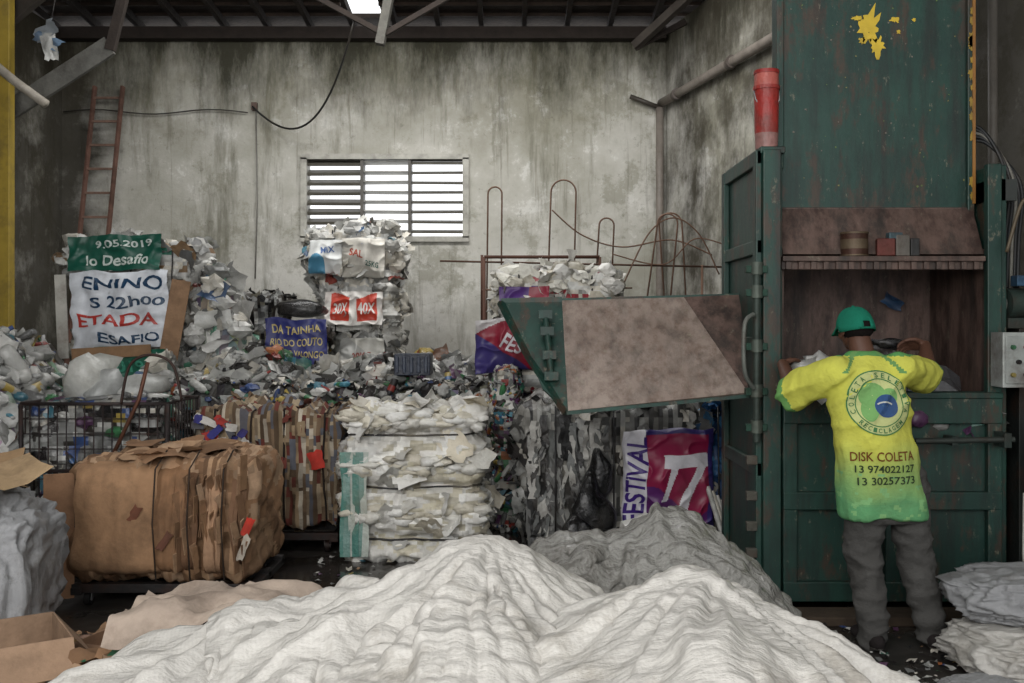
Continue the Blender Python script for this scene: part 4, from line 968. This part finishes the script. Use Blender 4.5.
heap('loose_plastic_film',hmax(bump2(.62,4.35,.66,.35,.25),bump2(.2,4.3,.52,.4,.25),bump2(.9,4.8,.3,.4,.3),bump2(.3,5.2,.12,.8,.5)),-.4,1.25,4.1,5.6,.06,260,GRY*4+WHT*2+[S(60,60,60),S(40,40,42)],['sheet','blob'],(.08,.24),M_film,GRY,amp=.1,flt=lambda c,n:c.z>.03)
def sack(name,c,r,mat,seed,yaw=0,pw=.62):
    nu,nv=110,80; c=V(c); vs=[];rt=Matrix.Rotation(yaw,3,'Z')
    sg=lambda t,e:math.copysign(abs(t)**e,t)
    for j in range(nv+1):
        ph=-math.pi/2+math.pi*j/nv
        for i in range(nu):
            th=2*math.pi*i/nu; d=V((math.cos(ph)*math.cos(th),math.cos(ph)*math.sin(th),math.sin(ph)))
            p=V((r[0]*sg(math.cos(ph),pw)*sg(math.cos(th),pw),r[1]*sg(math.cos(ph),pw)*sg(math.sin(th),pw),r[2]*sg(math.sin(ph),pw)))
            k=.09*noise.noise(d*1.6+V((seed,0,0)))+.10*(1-min(1,abs(noise.noise(V((d.x*2.5,d.y*2.5,d.z*1.2+seed))))*1.8))**3+.06*(1-min(1,abs(noise.noise(V((d.x*5,d.y*5,d.z*6+seed))))*1.8))**3-.05*(1-min(1,abs(noise.noise(V((d.x*4,d.y*4,d.z*3-seed))))*1.8))**3
            q=c+rt@(p*(1+k)); q.z=max(q.z,.004) if c.z-r[2]<.02 else q.z; vs.append(q)
    mb=MB(); mb.add(vs,[[j*nu+i,j*nu+(i+1)%nu,(j+1)*nu+(i+1)%nu,(j+1)*nu+i] for j in range(nv) for i in range(nu)],GC,0,True)
    return mb.obj(name,mat)
sack('filled_sack',(-2.64,4.75,.40),(.42,.34,.40),M_sackg,11,.1)
sack('filled_sack',(2.46,4.62,.11),(.42,.3,.11),M_sack,12,.15,.7)
sack('filled_sack',(2.5,4.74,.32),(.40,.26,.11),M_sackg,13,-.1,.7)
sack('filled_sack',(2.02,4.32,.04),(.18,.10,.035),M_sackg,15,.3,.8)
def carton(name,c,w,d,h,yaw,tilt,col):
    mb=MB(); rt=Matrix.Rotation(yaw,3,'Z')@Matrix.Rotation(tilt,3,'Y'); t=.006
    def pt(x,y,z): return V(c)+rt@V((x,y,z))
    def bx(lo,hi,cc=None):
        lo=V(lo);hi=V(hi);vs=[pt(x,y,z) for x in(lo.x,hi.x) for y in(lo.y,hi.y) for z in(lo.z,hi.z)]
        mb.add(vs,[[0,1,3,2],[4,6,7,5],[0,4,5,1],[2,3,7,6],[0,2,6,4],[1,5,7,3]],cc or col)
    bx((-w/2,-d/2,0),(w/2,d/2,t));bx((-w/2,-d/2,0),(-w/2+t,d/2,h));bx((w/2-t,-d/2,0),(w/2,d/2,h));bx((-w/2,-d/2,0),(w/2,-d/2+t,h));bx((-w/2,d/2-t,0),(w/2,d/2,h))
    for sx,sy in((0,-1),(0,1),(-1,0),(1,0)):
        if sx: vs=[pt(sx*w/2,-d/2,h),pt(sx*w/2,d/2,h),pt(sx*(w/2+w*.2),d/2*.95,h-.1),pt(sx*(w/2+w*.2),-d/2*.95,h-.1)]
        else: vs=[pt(-w/2,sy*d/2,h),pt(w/2,sy*d/2,h),pt(w/2*.95,sy*(d/2+d*.3),h-.1),pt(-w/2*.95,sy*(d/2+d*.3),h-.1)]
        mb.add(vs,[[0,1,2,3]],tuple(x*1.1 for x in col))
    bx((-w/2+.05,-d/2-.002,h*.3),(-w/2+.17,-d/2,h*.6),S(190,188,182))
    return mb.obj(name,M_card)
carton('cardboard_box',(-1.82,3.55,.005),.42,.38,.5,.6,0,S(150,124,102))
carton('cardboard_box',(-1.5,3.98,.005),.34,.3,.36,-.3,0,S(140,110,88))
mb=MB(); k=26; vs=[]
for i in range(k+1):
    for j in range(k+1):
        u=i/k;v=j/k;x=-1.4+.78*u;y=3.4+.45*v
        vs.append((x,y,.55+.05*math.sin(u*3.1)+.06*noise.noise(V((u*3,v*3,4)))+.03*(1-abs(noise.noise(V((u*6,v*4,8)))))**4-.5*max(0,.15-v)-.35*max(0,u-.8)))
mb.add(vs,[[i*(k+1)+j,(i+1)*(k+1)+j,(i+1)*(k+1)+j+1,i*(k+1)+j+1] for i in range(k) for j in range(k)],S(176,160,146),0,True); mb.obj('brown_paper_sheet',M_card)
mb=MB()
for _ in range(9): mb.sheet(V((R.uniform(-2.85,-2.3),R.uniform(4.55,4.95),R.uniform(.84,.9))),V((R.uniform(-.1,.1),-.2,1)),R.uniform(.35,.5),R.uniform(.2,.3),R.choice([S(178,152,118),S(160,132,100)]),k=3,cr=.04)
mb.obj('cardboard_offcut',M_card)
heap('cardboard_scrap_pile',hmax(bump2(-1.3,3.5,.46,.5,.35),bump2(-1.9,4.6,.1,.7,.5),bump2(-1.3,4.3,.26,.5,.4)),-2.4,-.6,2.9,5.0,.08,200,CARD*3+[S(180,170,155),S(160,60,56),S(60,60,120),S(50,110,80)],['sheet'],(.05,.17),M_card,CARD,amp=.05,tilt=.3,flt=lambda c,n:c.z>.02)
m2=MB(); 
for _ in range(1100):
    if R.random()<.6: x=R.uniform(.9,2.9);y=R.uniform(3.8,5.5)
    else: x=R.uniform(-1.3,1.4);y=R.uniform(4.6,7.0)
    sz=R.uniform(.010,.045)
    m2.sheet(V((x,y,.012)),V((R.uniform(-.3,.3),R.uniform(-.3,.3),1)),sz,sz*R.uniform(.4,1.5),R.choice(WHT*8+GRY*4+COL+DRK*2+CARD),k=2,cr=.2)
for _ in range(20): m2.bottle(V((R.uniform(-1.0,1.2),R.uniform(5.6,7.0),.03)),V((R.uniform(-1,1),R.uniform(-1,1),0)),.16,.03,R.choice(GRY+DRK))
m2.obj('floor_litter',M_plas)
mb=MB(); mb.tube([(2.6,5.0,.02),(2.58,5.03,.45),(2.6,5.06,.75)],.014,S(190,188,180)); mb.obj('broom_handle',M_pvc)
mb=MB(); mb.blob((2.98,5.45,.75),(.16,.12,.42),S(78,54,47),.25,fr=2,sm=True); mb.blob((2.98,5.45,.22),(.2,.16,.24),S(60,44,40),.25,fr=2,sm=True); mb.obj('brown_cloth_bag',M_trous,sub=1)

# ================================================================= LIGHT + CAMERA
w=bpy.data.worlds.new('overcast'); scene.world=w; w.use_nodes=True
bg=w.node_tree.nodes['Background']; bg.inputs[0].default_value=(.97,.98,1,1); bg.inputs[1].default_value=1.55
def area(name,loc,rot,sx,sy,e,col=(1,.98,.95)):
    l=bpy.data.lights.new(name,'AREA'); l.shape='RECTANGLE'; l.size=sx; l.size_y=sy; l.energy=e; l.color=col
    o=bpy.data.objects.new(name,l); o.location=loc; o.rotation_euler=rot; scene.collection.objects.link(o)
area('entrance_daylight',(-1.5,-1.3,3.3),(math.radians(80),0,math.radians(-6)),4.5,2.4,230,(1,.98,.94))
area('overhead_fill_rear',(-.8,9.6,5.5),(math.radians(18),0,0),5,1.2,200,(1,.99,.97))  # added overhead fill to brighten the back wall; no skylight above it
area('overhead_fill_front',(-.4,3.6,6.1),(math.radians(8),0,0),3,1.6,55,(1,.99,.97))  # unseen fill lamp added under the closed roof near the camera
cd=bpy.data.cameras.new('camera'); cam=bpy.data.objects.new('camera',cd); scene.collection.objects.link(cam)
cam.location=(0,0,1.6); cam.rotation_euler=(math.pi/2,0,0); cd.lens=35.16; cd.sensor_width=36; cd.shift_y=-.0161; scene.camera=cam
scene.view_settings.view_transform='Standard'; scene.view_settings.look='None'; scene.view_settings.exposure=0
